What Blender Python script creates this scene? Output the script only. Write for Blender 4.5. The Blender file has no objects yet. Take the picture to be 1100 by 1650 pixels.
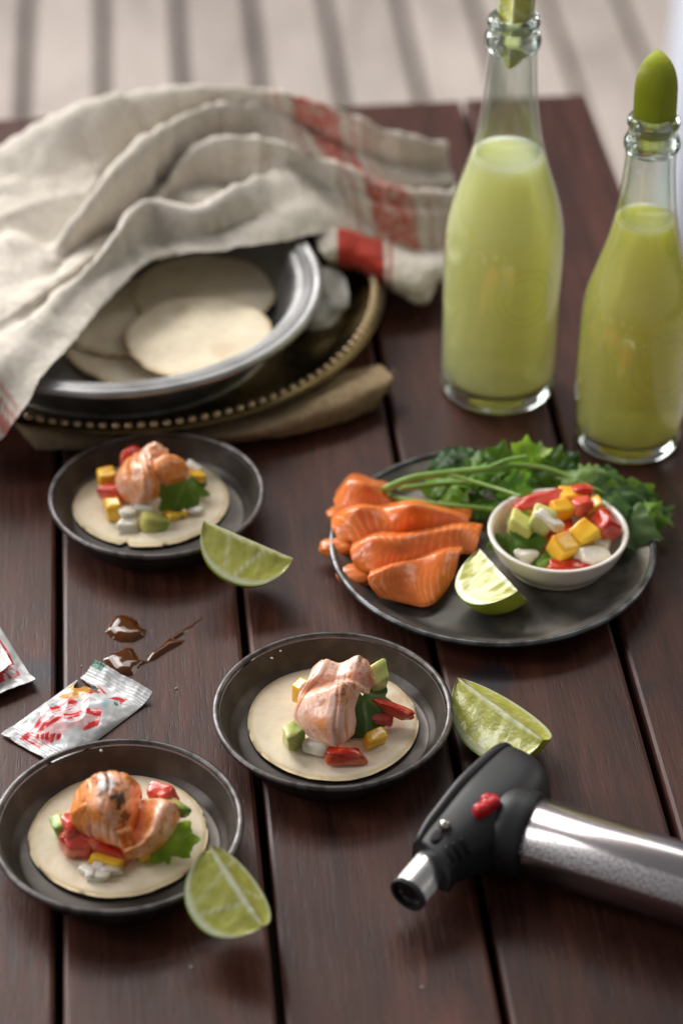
import bpy, math, random
import numpy as np
from mathutils import Vector, Matrix, noise as mnoise

random.seed(7)
rng = np.random.default_rng(7)
scene = bpy.context.scene
COL = scene.collection

# ------------------------------------------------------------------ camera, world, lamps, exposure
F_PX, PITCH, DIST = 3940.0, math.radians(36.49), 1.265
cp, sp = math.cos(PITCH), math.sin(PITCH)
CAM = np.array([0.0, -DIST * cp, DIST * sp])
FWD = np.array([0.0, cp, -sp]); UPV = np.array([0.0, sp, cp])
cam_d = bpy.data.cameras.new('camera'); cam = bpy.data.objects.new('camera', cam_d); COL.objects.link(cam)
cam.location = CAM; cam.rotation_euler = (math.pi / 2 - PITCH, 0, 0)
cam_d.sensor_fit = 'HORIZONTAL'; cam_d.sensor_width = 24.0; cam_d.lens = F_PX / 1100 * 24.0
cam_d.clip_start = 0.05; cam_d.clip_end = 60
cam_d.dof.use_dof = True; cam_d.dof.focus_distance = 1.125; cam_d.dof.aperture_fstop = 4.8
scene.camera = cam

w = bpy.data.worlds.new('World'); scene.world = w; w.use_nodes = True
w.node_tree.nodes['Background'].inputs[0].default_value = (0.95, 0.95, 1.0, 1)
w.node_tree.nodes['Background'].inputs[1].default_value = 0.21

def area(name, loc, target, size, power, color):
    d = bpy.data.lights.new(name, 'AREA'); d.shape = 'RECTANGLE'; d.size, d.size_y = size
    d.energy = power; d.color = color
    o = bpy.data.objects.new(name, d); COL.objects.link(o); o.location = loc
    o.rotation_euler = (Vector(target) - Vector(loc)).to_track_quat('-Z', 'Y').to_euler()
    return o
area('window_light', (-1.20, 1.45, 1.15), (0, 0.05, 0), (1.2, 1.8), 62, (1.0, 0.975, 0.945))
area('torch_highlight_lamp', (-0.2, 1.75, 1.95), (0.1, 0.0, 0), (2.0, 0.5), 20, (1.0, 0.975, 0.95))  # added unseen lamp, puts a highlight along the torch cylinder
area('bottle_highlight_lamp', (-1.35, 1.55, 0.36), (0.2, 0.2, 0.15), (0.40, 0.5), 9, (1.0, 0.98, 0.96))  # added unseen lamp, meant for a streak on the bottle shoulders
area('side_window_light', (-1.75, -0.20, 1.05), (0.0, 0.05, 0.02), (0.32, 1.1), 15, (0.97, 0.98, 1.0))
area('yard_daylight', (-2.3, 3.2, 1.3), (-1.2, 2.2, -0.74), (1.6, 1.2), 44, (0.98, 0.97, 1.0))
area('right_fill_lamp', (1.7, 0.9, 1.3), (0.1, 0.1, 0), (0.7, 1.2), 9, (1.0, 0.93, 0.84))  # added warm fill from the right, no real source there
scene.view_settings.view_transform = 'Standard'; scene.view_settings.look = 'None'
scene.view_settings.exposure = 0.0; scene.view_settings.gamma = 1.0
scene.render.engine = 'CYCLES'
scene.cycles.max_bounces = 14; scene.cycles.transparent_max_bounces = 16; scene.cycles.transmission_bounces = 12
scene.cycles.sample_clamp_indirect = 6.0
scene.cycles.use_denoising = True

# ------------------------------------------------------------------ geometry helpers
def px(u, v, z=0.0):
    """point of the place at height z that stands at photograph pixel (u, v)"""
    d = FWD + (u - 550) / F_PX * np.array([1.0, 0, 0]) - (v - 825) / F_PX * UPV
    t = (z - CAM[2]) / d[2]
    return CAM + t * d
def proj(p):
    q = np.asarray(p) - CAM
    dep = q @ FWD
    return 550 + F_PX * q[0] / dep, 825 - F_PX * (q @ UPV) / dep, dep
def scale_at(p): return F_PX / ((np.asarray(p) - CAM) @ FWD)
def z_on_axis(base, v):
    lo, hi = -0.1, 0.6
    for _ in range(50):
        m = (lo + hi) / 2
        if proj((base[0], base[1], m))[1] > v: lo = m
        else: hi = m
    return (lo + hi) / 2
def fit_circle(uL, uR, vTop, h):
    uc = (uL + uR) / 2; vc = vTop + 60
    for _ in range(40):
        c = px(uc, vc, h); r = (uR - uL) / 2 / scale_at(c)
        vc += vTop - proj(c + np.array([0, r, 0]))[1]
    return c, r

def px_of(P):
    q = P - CAM; dep = q @ FWD; return np.stack([550 + F_PX * q[..., 0] / dep, 825 - F_PX * (q @ UPV) / dep], -1)
def fbm(p, s, seed=0.0, oct=3):
    return mnoise.fractal(Vector((p[0] * s + seed, p[1] * s + seed * 1.7, p[2] * s - seed)), 1.0, 2.0, oct)

def make_mesh(name, verts, faces, mats, smooth=True, col=None, uv=None, mat_idx=None):
    me = bpy.data.meshes.new(name)
    me.from_pydata([tuple(map(float, v)) for v in verts], [], [tuple(int(i) for i in f) for f in faces])
    for m in (mats if isinstance(mats, (list, tuple)) else [mats]): me.materials.append(m)
    if smooth: me.polygons.foreach_set('use_smooth', [True] * len(me.polygons))
    if mat_idx is not None: me.polygons.foreach_set('material_index', list(mat_idx))
    if col is not None:
        a = me.color_attributes.new('Col', 'FLOAT_COLOR', 'POINT')
        c = np.ones((len(verts), 4)); c[:, :3] = np.asarray(col)
        a.data.foreach_set('color', c.ravel())
    if uv is not None:
        l = me.uv_layers.new(name='UVMap')
        vi = np.zeros(len(me.loops), int); me.loops.foreach_get('vertex_index', vi)
        l.data.foreach_set('uv', np.asarray(uv)[vi].ravel())
    me.update()
    return me

def tag(o, label=None, cat=None, group=None, kind=None):
    if label: o['label'] = label
    if cat: o['category'] = cat
    if group: o['group'] = group
    if kind: o['kind'] = kind
    return o
def thing(name, loc, label, cat, group=None):
    o = bpy.data.objects.new(name, None); COL.objects.link(o); o.location = [float(a) for a in loc]
    o.empty_display_size = 0.01
    return tag(o, label, cat, group)
def part(root, name, verts, faces, mats, **k):
    v = np.asarray(verts, float)
    off = np.zeros(3); r = root
    while r is not None: off += np.array(r.location); r = r.parent
    o = bpy.data.objects.new(name, make_mesh(name, v - off, faces, mats, **k)); COL.objects.link(o); o.parent = root
    return o
def single(name, verts, faces, mats, label, cat, group=None, kind=None, **k):
    v = np.asarray(verts, float); c = (v.min(0) + v.max(0)) / 2; c[2] = v[:, 2].min()
    o = bpy.data.objects.new(name, make_mesh(name, v - c, faces, mats, **k)); COL.objects.link(o); o.location = c
    return tag(o, label, cat, group, kind)
def join(*ms):
    V, Fc = [], []; n = 0
    for v, f in ms:
        V.append(np.asarray(v, float)); Fc += [tuple(i + n for i in q) for q in f]; n += len(v)
    return np.vstack(V), Fc

def gridfaces(nr, nc, wrap=False):
    f = []
    for i in range(nr - 1):
        for j in range(nc if wrap else nc - 1):
            k = (j + 1) % nc
            f.append((i * nc + j, i * nc + k, (i + 1) * nc + k, (i + 1) * nc + j))
    return f
def lathe(profile, seg=64, centre=(0, 0, 0), cap0=True, cap1=True):
    """profile: (r, z) from the outside up/round; revolved about z"""
    V = []
    for r, z in profile:
        for k in range(seg):
            a = 2 * math.pi * k / seg
            V.append((centre[0] + r * math.cos(a), centre[1] + r * math.sin(a), centre[2] + z))
    n = len(profile); f = gridfaces(n, seg, True)
    if cap0: V.append((centre[0], centre[1], centre[2] + profile[0][1])); c = len(V) - 1; f += [(c, (k + 1) % seg, k) for k in range(seg)]
    if cap1: V.append((centre[0], centre[1], centre[2] + profile[-1][1])); c = len(V) - 1; b = (n - 1) * seg; f += [(c, b + k, b + (k + 1) % seg) for k in range(seg)]
    return np.array(V), f
def smooth_profile(pts, n=8):
    P = np.array(pts, float); out = []
    for i in range(len(P) - 1):
        p0 = P[max(i - 1, 0)]; p1 = P[i]; p2 = P[i + 1]; p3 = P[min(i + 2, len(P) - 1)]
        for k in range(n):
            t = k / n
            out.append(0.5 * ((2 * p1) + (p2 - p0) * t + (2 * p0 - 5 * p1 + 4 * p2 - p3) * t * t + (3 * p1 - p0 - 3 * p2 + p3) * t ** 3))
    out.append(P[-1]); return np.array(out)
def resample(pts, n):
    """Catmull-Rom through pts, n samples evenly spaced in parameter"""
    P = np.asarray(pts, float); m = len(P); out = []
    for k in range(n):
        x = k / (n - 1) * (m - 1); i = min(int(x), m - 2); t = x - i
        p0 = P[i - 1] if i > 0 else 2 * P[0] - P[1]; p1 = P[i]; p2 = P[i + 1]; p3 = P[i + 2] if i + 2 < m else 2 * P[-1] - P[-2]
        out.append(0.5 * ((2 * p1) + (p2 - p0) * t + (2 * p0 - 5 * p1 + 4 * p2 - p3) * t * t + (3 * p1 - p0 - 3 * p2 + p3) * t ** 3))
    return np.array(out)
def tube(path, radii, seg=10, n=None, caps=True):
    P = resample(path, n) if n else np.asarray(path, float)
    R = np.interp(np.linspace(0, 1, len(P)), np.linspace(0, 1, len(radii)), radii) if not np.isscalar(radii) else np.full(len(P), radii)
    V = []; up = np.array([0.123, 0.07, 1.0])
    for i in range(len(P)):
        t = P[min(i + 1, len(P) - 1)] - P[max(i - 1, 0)]; t /= np.linalg.norm(t) + 1e-12
        a = np.cross(up, t)
        if np.linalg.norm(a) < 0.1: a = np.cross(np.array([1.0, 0, 0]), t)
        a /= np.linalg.norm(a); b = np.cross(t, a)
        for k in range(seg):
            q = 2 * math.pi * k / seg
            V.append(P[i] + R[i] * (a * math.cos(q) + b * math.sin(q)))
    f = gridfaces(len(P), seg, True)
    if caps:
        V.append(P[0]); c = len(V) - 1; f += [(c, (k + 1) % seg, k) for k in range(seg)]
        V.append(P[-1]); c = len(V) - 1; b0 = (len(P) - 1) * seg; f += [(c, b0 + k, b0 + (k + 1) % seg) for k in range(seg)]
    return np.array(V), f

def sheet_points(rows, nu, nv, cm=True):
    W = []
    for r in rows:
        W.append(resample([px(u, v, z * (0.01 if cm else 1)) for u, v, z in r], nu))
    W = np.array(W)                                    # rows x nu x 3
    G = np.array([resample(W[:, j], nv) for j in range(nu)]).transpose(1, 0, 2)   # nv x nu x 3
    return G
def grid_normals(G):
    ds = np.gradient(G, axis=1); dt = np.gradient(G, axis=0)
    n = np.cross(dt, ds); n /= np.linalg.norm(n, axis=2, keepdims=True) + 1e-12
    return n
def thick_sheet(G, th, zmin=None, rounded=True):
    nv, nu, _ = G.shape; N = grid_normals(G)
    s = np.linspace(0, 1, nu)[None, :]; t = np.linspace(0, 1, nv)[:, None]
    e = np.minimum(np.minimum(s, 1 - s) * nu, np.minimum(t, 1 - t) * nv) / (0.06 * min(nu, nv))
    e = np.clip(e, 0, 1); k = np.sqrt(np.clip(1 - (1 - e) ** 2, 0, 1)) if rounded else np.ones_like(e)
    A = G - N * (th / 2 * (1 - k))[..., None]; B = G - N * (th / 2 * (1 + k))[..., None]
    if zmin is not None:
        A[..., 2] = np.maximum(A[..., 2], zmin + 0.0006); B[..., 2] = np.maximum(B[..., 2], zmin)
    V = np.vstack([A.reshape(-1, 3), B.reshape(-1, 3)]); n = nu * nv
    f = [tuple(reversed(q)) for q in gridfaces(nv, nu)] + [tuple(i + n for i in q) for q in gridfaces(nv, nu)]
    ring = [j for j in range(nu)] + [i * nu + nu - 1 for i in range(1, nv)] + [(nv - 1) * nu + j for j in range(nu - 2, -1, -1)] + [i * nu for i in range(nv - 2, 0, -1)]
    for a, b in zip(ring, ring[1:] + ring[:1]): f.append((a, b, b + n, a + n))
    uv = np.stack(np.broadcast_arrays(s, t), -1).reshape(-1, 2)
    return V, f, np.vstack([uv, uv])

def in_poly(P, poly):
    x, y = P[..., 0], P[..., 1]; ins = np.zeros(x.shape, bool); n = len(poly); j = n - 1
    for i in range(n):
        xi, yi = poly[i]; xj, yj = poly[j]
        c = ((yi > y) != (yj > y)) & (x < (xj - xi) * (y - yi) / (yj - yi + 1e-15) + xi)
        ins ^= c; j = i
    return ins
def poly_dist(P, poly):
    d = np.full(P.shape[:-1], 1e9)
    for i in range(len(poly)):
        a = np.array(poly[i]); b = np.array(poly[(i + 1) % len(poly)]); ab = b - a
        t = np.clip(((P - a) @ ab) / (ab @ ab + 1e-15), 0, 1)
        d = np.minimum(d, np.linalg.norm(P - a - t[..., None] * ab, axis=-1))
    return np.where(in_poly(P, poly), d, -d)

# ------------------------------------------------------------------ materials
def nd(nt, t, **k):
    n = nt.nodes.new(t)
    for a, b in k.items(): setattr(n, a, b)
    return n
def mat(name, color=(.5, .5, .5), rough=.5, metal=0., sss=0., sss_r=(1, .4, .2), sss_s=.003, spec=.5, trans=0., ior=1.45,
        coat=0., var=None, bump=None, vcol=False, rough_var=None, sheen=0.):
    m = bpy.data.materials.new(name); m.use_nodes = True; nt = m.node_tree; b = nt.nodes['Principled BSDF']; L = nt.links.new
    b.inputs['Base Color'].default_value = (*color, 1); b.inputs['Roughness'].default_value = rough
    b.inputs['Metallic'].default_value = metal; b.inputs['IOR'].default_value = ior
    b.inputs['Specular IOR Level'].default_value = spec; b.inputs['Transmission Weight'].default_value = trans
    b.inputs['Coat Weight'].default_value = coat; b.inputs['Coat Roughness'].default_value = .08
    if sheen: b.inputs['Sheen Weight'].default_value = sheen
    if sss:
        b.inputs['Subsurface Weight'].default_value = sss; b.inputs['Subsurface Radius'].default_value = sss_r; b.inputs['Subsurface Scale'].default_value = sss_s
    tc = nd(nt, 'ShaderNodeTexCoord'); src = None
    if vcol:
        a = nd(nt, 'ShaderNodeVertexColor'); a.layer_name = 'Col'; src = a.outputs['Color']; L(src, b.inputs['Base Color'])
    if var:                                            # (scale, colour2, detail, lo, hi)
        n = nd(nt, 'ShaderNodeTexNoise'); n.inputs['Scale'].default_value = var[0]; n.inputs['Detail'].default_value = var[2]; L(tc.outputs['Object'], n.inputs['Vector'])
        r = nd(nt, 'ShaderNodeMapRange'); r.inputs[1].default_value, r.inputs[2].default_value = var[3], var[4]; L(n.outputs['Fac'], r.inputs[0])
        x = nd(nt, 'ShaderNodeMix', data_type='RGBA'); L(r.outputs[0], x.inputs['Factor'])
        if src: L(src, x.inputs[6])
        else: x.inputs[6].default_value = (*color, 1)
        x.inputs[7].default_value = (*var[1], 1); L(x.outputs[2], b.inputs['Base Color'])
    if rough_var:                                      # (scale, lo, hi)
        n = nd(nt, 'ShaderNodeTexNoise'); n.inputs['Scale'].default_value = rough_var[0]; n.inputs['Detail'].default_value = 5; L(tc.outputs['Object'], n.inputs['Vector'])
        r = nd(nt, 'ShaderNodeMapRange'); r.inputs[1].default_value, r.inputs[2].default_value = .3, .7; r.inputs[3].default_value, r.inputs[4].default_value = rough_var[1:]
        L(n.outputs['Fac'], r.inputs[0]); L(r.outputs[0], b.inputs['Roughness'])
    if bump:                                           # (scale, strength, distance)
        n = nd(nt, 'ShaderNodeTexNoise'); n.inputs['Scale'].default_value = bump[0]; n.inputs['Detail'].default_value = 4; L(tc.outputs['Object'], n.inputs['Vector'])
        u = nd(nt, 'ShaderNodeBump'); u.inputs['Strength'].default_value = bump[1]; u.inputs['Distance'].default_value = bump[2]
        L(n.outputs['Fac'], u.inputs['Height']); L(u.outputs[0], b.inputs['Normal'])
    return m

def wood_material(name, dark, mid, light, seed_by_object=True, rough=(.36, .52), worn=None, spec=.24):
    m = bpy.data.materials.new(name); m.use_nodes = True; nt = m.node_tree; b = nt.nodes['Principled BSDF']; L = nt.links.new
    b.inputs['Specular IOR Level'].default_value = spec
    tc = nd(nt, 'ShaderNodeTexCoord'); oi = nd(nt, 'ShaderNodeObjectInfo')
    off = nd(nt, 'ShaderNodeVectorMath', operation='SCALE'); off.inputs[0].default_value = (3.1, 7.7, 1.3)
    mul = nd(nt, 'ShaderNodeMath', operation='MULTIPLY'); mul.inputs[1].default_value = 9.0; L(oi.outputs['Random'], mul.inputs[0]); L(mul.outputs[0], off.inputs['Scale'])
    add = nd(nt, 'ShaderNodeVectorMath', operation='ADD'); L(tc.outputs['Object'], add.inputs[0]); L(off.outputs[0], add.inputs[1])
    def noise(scale, sx, sy, sz, det, dist=0.0, rou=.55):
        mp = nd(nt, 'ShaderNodeMapping'); mp.inputs['Scale'].default_value = (sx, sy, sz); L(add.outputs[0], mp.inputs['Vector'])
        n = nd(nt, 'ShaderNodeTexNoise'); n.inputs['Scale'].default_value = scale; n.inputs['Detail'].default_value = det; n.inputs['Distortion'].default_value = dist; n.inputs['Roughness'].default_value = rou
        L(mp.outputs[0], n.inputs['Vector']); return n.outputs['Fac']
    big = noise(9, 1.0, .28, 1, 3, .8); fig = noise(42, 1, .16, 1, 4, 1.6); fine = noise(420, 1, .045, 1, 5, .2, .65); pore = noise(900, 1, .1, 1, 2, 0)
    def mix(fac, a, c, blend='MIX'):
        x = nd(nt, 'ShaderNodeMix', data_type='RGBA', blend_type=blend)
        if isinstance(fac, float): x.inputs['Factor'].default_value = fac
        else: L(fac, x.inputs['Factor'])
        for s, q in ((6, a), (7, c)):
            if isinstance(q, tuple): x.inputs[s].default_value = (*q, 1)
            else: L(q, x.inputs[s])
        return x.outputs[2]
    def rng_(v, lo, hi, a=0., c=1.):
        r = nd(nt, 'ShaderNodeMapRange'); r.inputs[1].default_value, r.inputs[2].default_value, r.inputs[3].default_value, r.inputs[4].default_value = lo, hi, a, c
        L(v, r.inputs[0]); return r.outputs[0]
    c = mix(rng_(fig, .30, .66), dark, mid); c = mix(rng_(fine, .50, .80, 0, .8), c, light); c = mix(rng_(fig, .60, .74, 0, .5), c, light); c = mix(rng_(pore, .62, .76, 0, .55), c, tuple(q * .35 for q in dark))
    c = mix(rng_(big, .50, .72, 0, .55), c, tuple(q * .55 for q in dark))
    bm = nd(nt, 'ShaderNodeMath', operation='MULTIPLY_ADD'); bm.inputs[1].default_value = .35; bm.inputs[2].default_value = .8; L(oi.outputs['Random'], bm.inputs[0])
    hv = nd(nt, 'ShaderNodeHueSaturation'); L(bm.outputs[0], hv.inputs['Value']); L(c, hv.inputs['Color'])
    fincol = hv.outputs[0]
    if worn:
        for (wx, wy, wr, wc, amt) in worn:             # stains with a place of their own on the table top
            geo = nd(nt, 'ShaderNodeNewGeometry'); sb = nd(nt, 'ShaderNodeVectorMath', operation='DISTANCE'); sb.inputs[1].default_value = (wx, wy, 0)
            nn = nd(nt, 'ShaderNodeTexNoise'); nn.inputs['Scale'].default_value = 90; nn.inputs['Detail'].default_value = 4; L(geo.outputs['Position'], nn.inputs['Vector'])
            L(geo.outputs['Position'], sb.inputs[0])
            ad = nd(nt, 'ShaderNodeMath', operation='MULTIPLY_ADD'); ad.inputs[1].default_value = wr * 1.6; L(nn.outputs['Fac'], ad.inputs[0]); L(sb.outputs['Value'], ad.inputs[2])
            fincol = mix(rng_(ad.outputs[0], wr * 1.5, wr * 2.0, amt, 0.), fincol, wc)
    L(fincol, b.inputs['Base Color'])
    L(rng_(fine, .3, .7, *rough), b.inputs['Roughness'])
    hb = nd(nt, 'ShaderNodeMath', operation='ADD'); L(rng_(fine, .3, .75), hb.inputs[0]); L(rng_(pore, .58, .72, 0, -1.2), hb.inputs[1])
    u = nd(nt, 'ShaderNodeBump'); u.inputs['Strength'].default_value = .30; u.inputs['Distance'].default_value = .00022; L(hb.outputs[0], u.inputs['Height']); L(u.outputs[0], b.inputs['Normal'])
    return m

s1 = px(790, 1095); s2 = px(60, 1085); s3 = px(1040, 1110)
M = {}
M['table'] = wood_material('oiled_dark_hardwood', (.027, .0085, .0054), (.074, .0232, .0140), (.124, .044, .028), worn=[
    (s1[0], s1[1], .011, (.020, .021, .026), .8), (s2[0], s2[1], .012, (.030, .034, .046), .7), (s3[0], s3[1], .006, (.015, .012, .012), .6)])
M['under'] = mat('gap_shade_wood', (.02, .012, .01), .8)  # near-black: the shade in the plank gaps, put into the colour
M['deck'] = wood_material('weathered_deck', (.44, .375, .33), (.53, .46, .41), (.60, .535, .49), rough=(.55, .75))
M['soil'] = mat('dark_soil', (.09, .078, .07), .9)
M['post'] = mat('pale_blue_paint', (.55, .60, .70), .5)
M['tin'] = mat('dull_aluminium', (.42, .415, .41), .45, .9, rough_var=(60, .40, .58), var=(35, (.20, .195, .19), 5, .45, .75))
M['darktin'] = mat('dark_seasoned_steel', (.052, .044, .038), .42, .6, rough_var=(45, .36, .52), var=(70, (.095, .08, .068), 6, .50, .74), bump=(500, .12, .0004))
M['darkrim'] = mat('worn_steel_rim', (.11, .10, .098), .38, .85, var=(160, (.06, .055, .05), 4, .45, .6))
M['pewter'] = mat('tarnished_plate_metal', (.095, .088, .080), .42, .6, rough_var=(50, .3, .52), var=(38, (.30, .26, .22), 6, .46, .74), bump=(350, .12, .0004))
M['pewrim'] = mat('tarnished_plate_rim', (.15, .155, .155), .34, .85, var=(120, (.06, .06, .06), 4, .42, .62))
M['brass'] = mat('aged_brass', (.15, .105, .042), .34, 1.0, rough_var=(40, .24, .44), var=(60, (.05, .04, .022), 5, .5, .7))
M['bead'] = mat('rubbed_brass_bead', (.55, .42, .25), .34, 1.0)
M['burlap'] = None
M['tortilla'] = mat('corn_tortilla', rough=.72, sss=.25, sss_r=(1, .7, .4), sss_s=.002, spec=.25, vcol=True, bump=(900, .35, .0006))
M['salmon'] = mat('salmon', rough=.30, sss=.25, sss_r=(1, .35, .15), sss_s=.004, spec=.5, vcol=True, coat=.2, bump=(500, .10, .0005))
M['seared'] = mat('seared_salmon', rough=.30, sss=.25, sss_r=(1, .4, .2), sss_s=.003, spec=.5, vcol=True, coat=.25, bump=(700, .14, .0004))
M['mango'] = mat('mango_flesh', (.86, .43, .014), .2, vcol=True, sss=.4, sss_r=(1, .5, .1), sss_s=.004, var=(160, (.90, .55, .05), 3, .4, .7), bump=(420, .35, .0006), coat=.25)
M['tomato'] = mat('tomato_flesh', (.60, .035, .015), .15, vcol=True, sss=.35, sss_r=(1, .2, .1), sss_s=.004, var=(140, (.74, .20, .10), 4, .5, .66), bump=(260, .45, .0009), coat=.35)
M['tomato_pale'] = mat('pale_tomato_flesh', (.76, .20, .14), .18, vcol=True, sss=.4, sss_r=(1, .3, .2), sss_s=.004, var=(150, (.60, .05, .03), 4, .45, .64), bump=(260, .5, .0009), coat=.3)
M['onion'] = mat('white_onion', (.86, .80, .66), .18, vcol=True, sss=.5, sss_r=(1, .9, .7), sss_s=.005, var=(200, (.70, .60, .50), 3, .45, .7))
M['avocado'] = mat('avocado_flesh', rough=.38, sss=.35, sss_r=(.7, 1, .3), sss_s=.003, vcol=True, bump=(300, .15, .0005))
M['leaf'] = mat('coriander_leaf', rough=.42, sss=0, spec=.4, vcol=True, bump=(420, .5, .0006))
_nt = M['leaf'].node_tree; _b = _nt.nodes['Principled BSDF']; _tr = nd(_nt, 'ShaderNodeBsdfTranslucent'); _vc = [n for n in _nt.nodes if n.bl_idname == 'ShaderNodeVertexColor'][0]
_hs = nd(_nt, 'ShaderNodeHueSaturation'); _hs.inputs['Value'].default_value = 2.2; _hs.inputs['Hue'].default_value = .485; _nt.links.new(_vc.outputs[0], _hs.inputs['Color']); _nt.links.new(_hs.outputs[0], _tr.inputs[0])
_mx = nd(_nt, 'ShaderNodeMixShader'); _mx.inputs[0].default_value = .42; _nt.links.new(_b.outputs[0], _mx.inputs[1]); _nt.links.new(_tr.outputs[0], _mx.inputs[2]); _nt.links.new(_mx.outputs[0], _nt.nodes['Material Output'].inputs[0])
M['stem'] = mat('coriander_stem', (.19, .34, .055), .35, sss=.3, sss_r=(.6, 1, .2), sss_s=.002, var=(90, (.30, .42, .12), 3, .4, .7))
M['rind'] = mat('lime_rind', (.33, .39, .014), .30, sss=.15, sss_r=(.6, 1, .1), sss_s=.002, var=(50, (.46, .49, .03), 3, .4, .7), bump=(900, .5, .0007))
M['lime'] = mat('lime_flesh', rough=.24, sss=.4, sss_r=(1, .95, .4), sss_s=.005, vcol=True, coat=.3, bump=(600, .35, .0007))
M['ceramic'] = mat('cream_glazed_ceramic', (.80, .75, .66), .16, sss=.1, sss_s=.002, coat=.4)
M['juice'] = mat('cloudy_limeade', (.985, .92, .45), .20, trans=.36, sss=1.0, sss_r=(1, .97, .6), sss_s=.05, ior=1.33, spec=.3)
M['juice2'] = mat('cloudy_green_limeade', (.975, .87, .27), .16, trans=.42, sss=1.0, sss_r=(1, .95, .35), sss_s=.05, ior=1.33, spec=.3)
M['rubber'] = mat('black_moulded_plastic', (.017, .017, .018), .46, bump=(600, .06, .0003))
M['chrome'] = mat('chromed_steel', (.62, .60, .58), .2, 1.0)
M['soot_and_shade'] = mat('blackened_steel_and_slot_shade', (.015, .014, .014), .5, .6)  # blackened nozzle tip; on the head's slots it paints recess shade
M['redplastic'] = mat('red_plastic', (.55, .012, .014), .3, coat=.2)
M['pin'] = mat('steel_pin', (.6, .56, .5), .18, 1.0)
M['sachet'] = mat('sachet_print_film', rough=.28, spec=.5, vcol=True, coat=.35, bump=(260, .25, .0008))
M['sauce'] = mat('dark_soy_sauce', (.075, .021, .002), .05)
M['crumb'] = mat('pale_crumb', (.5, .46, .38), .6)

def glass_thin():
    m = bpy.data.materials.new('bottle_glass'); m.use_nodes = True; nt = m.node_tree; L = nt.links.new
    nt.nodes.remove(nt.nodes['Principled BSDF']); out = nt.nodes['Material Output']
    lf = nd(nt, 'ShaderNodeLayerWeight'); lf.inputs[0].default_value = .5; pw = nd(nt, 'ShaderNodeMath', operation='POWER'); pw.inputs[1].default_value = 3.0; L(lf.outputs['Facing'], pw.inputs[0]); fr = nd(nt, 'ShaderNodeMath', operation='MULTIPLY_ADD'); fr.inputs[1].default_value = .85; fr.inputs[2].default_value = .07; L(pw.outputs[0], fr.inputs[0])
    lw = nd(nt, 'ShaderNodeLayerWeight'); lw.inputs[0].default_value = .22
    cr = nd(nt, 'ShaderNodeMix', data_type='RGBA'); cr.inputs[6].default_value = (.96, .98, .97, 1); cr.inputs[7].default_value = (.64, .70, .67, 1)
    L(lw.outputs['Facing'], cr.inputs['Factor'])
    tr = nd(nt, 'ShaderNodeBsdfTransparent'); L(cr.outputs[2], tr.inputs[0])
    gl = nd(nt, 'ShaderNodeBsdfGlossy'); gl.inputs['Roughness'].default_value = .045; gl.inputs['Color'].default_value = (.95, .97, .97, 1)
    mx = nd(nt, 'ShaderNodeMixShader'); L(fr.outputs[0], mx.inputs[0]); L(tr.outputs[0], mx.inputs[1]); L(gl.outputs[0], mx.inputs[2]); L(mx.outputs[0], out.inputs[0])
    return m
M['glass'] = glass_thin()
M['solidglass'] = mat('thick_bottle_glass', (.92, .97, .95), .02, trans=1.0, ior=1.5)

def cloth_material(name, c1, c2, weave, strength, stripes=False, thread=.5):
    m = bpy.data.materials.new(name); m.use_nodes = True; nt = m.node_tree; b = nt.nodes['Principled BSDF']; L = nt.links.new
    b.inputs['Roughness'].default_value = .9; b.inputs['Specular IOR Level'].default_value = .15; b.inputs['Sheen Weight'].default_value = .12
    a = nd(nt, 'ShaderNodeVertexColor'); a.layer_name = 'Col'
    uv = nd(nt, 'ShaderNodeUVMap')
    def wave(axis):
        wv = nd(nt, 'ShaderNodeTexWave', wave_type='BANDS', bands_direction=axis); wv.inputs['Scale'].default_value = weave; wv.inputs['Distortion'].default_value = 1.2; wv.inputs['Detail'].default_value = 2; wv.inputs['Detail Scale'].default_value = 3
        L(uv.outputs[0], wv.inputs['Vector']); return wv.outputs['Fac']
    mm = nd(nt, 'ShaderNodeMath', operation='MULTIPLY'); L(wave('X'), mm.inputs[0]); L(wave('Y'), mm.inputs[1])
    tc = nd(nt, 'ShaderNodeTexCoord'); n = nd(nt, 'ShaderNodeTexNoise'); n.inputs['Scale'].default_value = 240; n.inputs['Detail'].default_value = 4; L(tc.outputs['Object'], n.inputs['Vector'])
    x = nd(nt, 'ShaderNodeMix', data_type='RGBA', blend_type='MULTIPLY'); L(a.outputs[0], x.inputs[6]); x.inputs['Factor'].default_value = thread
    r = nd(nt, 'ShaderNodeMapRange'); r.inputs[1].default_value, r.inputs[2].default_value, r.inputs[3].default_value, r.inputs[4].default_value = .3, .7, .72, 1.1; L(n.outputs['Fac'], r.inputs[0])
    cc = nd(nt, 'ShaderNodeCombineColor'); [L(r.outputs[0], cc.inputs[i]) for i in range(3)]; L(cc.outputs[0], x.inputs[7]); L(x.outputs[2], b.inputs['Base Color'])
    ad = nd(nt, 'ShaderNodeMath', operation='ADD'); L(mm.outputs[0], ad.inputs[0]); L(n.outputs['Fac'], ad.inputs[1])
    n2 = nd(nt, 'ShaderNodeTexNoise'); n2.inputs['Scale'].default_value = 60; n2.inputs['Detail'].default_value = 3; L(tc.outputs['Object'], n2.inputs['Vector'])
    u0 = nd(nt, 'ShaderNodeBump'); u0.inputs['Strength'].default_value = .5; u0.inputs['Distance'].default_value = .003; L(n2.outputs['Fac'], u0.inputs['Height'])
    u = nd(nt, 'ShaderNodeBump'); u.inputs['Strength'].default_value = strength; u.inputs['Distance'].default_value = .0005; L(ad.outputs[0], u.inputs['Height']); L(u0.outputs[0], u.inputs['Normal']); L(u.outputs[0], b.inputs['Normal'])
    return m
M['linen'] = cloth_material('washed_linen', None, None, 60, .5)
M['burlap'] = cloth_material('jute_burlap', None, None, 45, .9, thread=.9)
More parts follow.
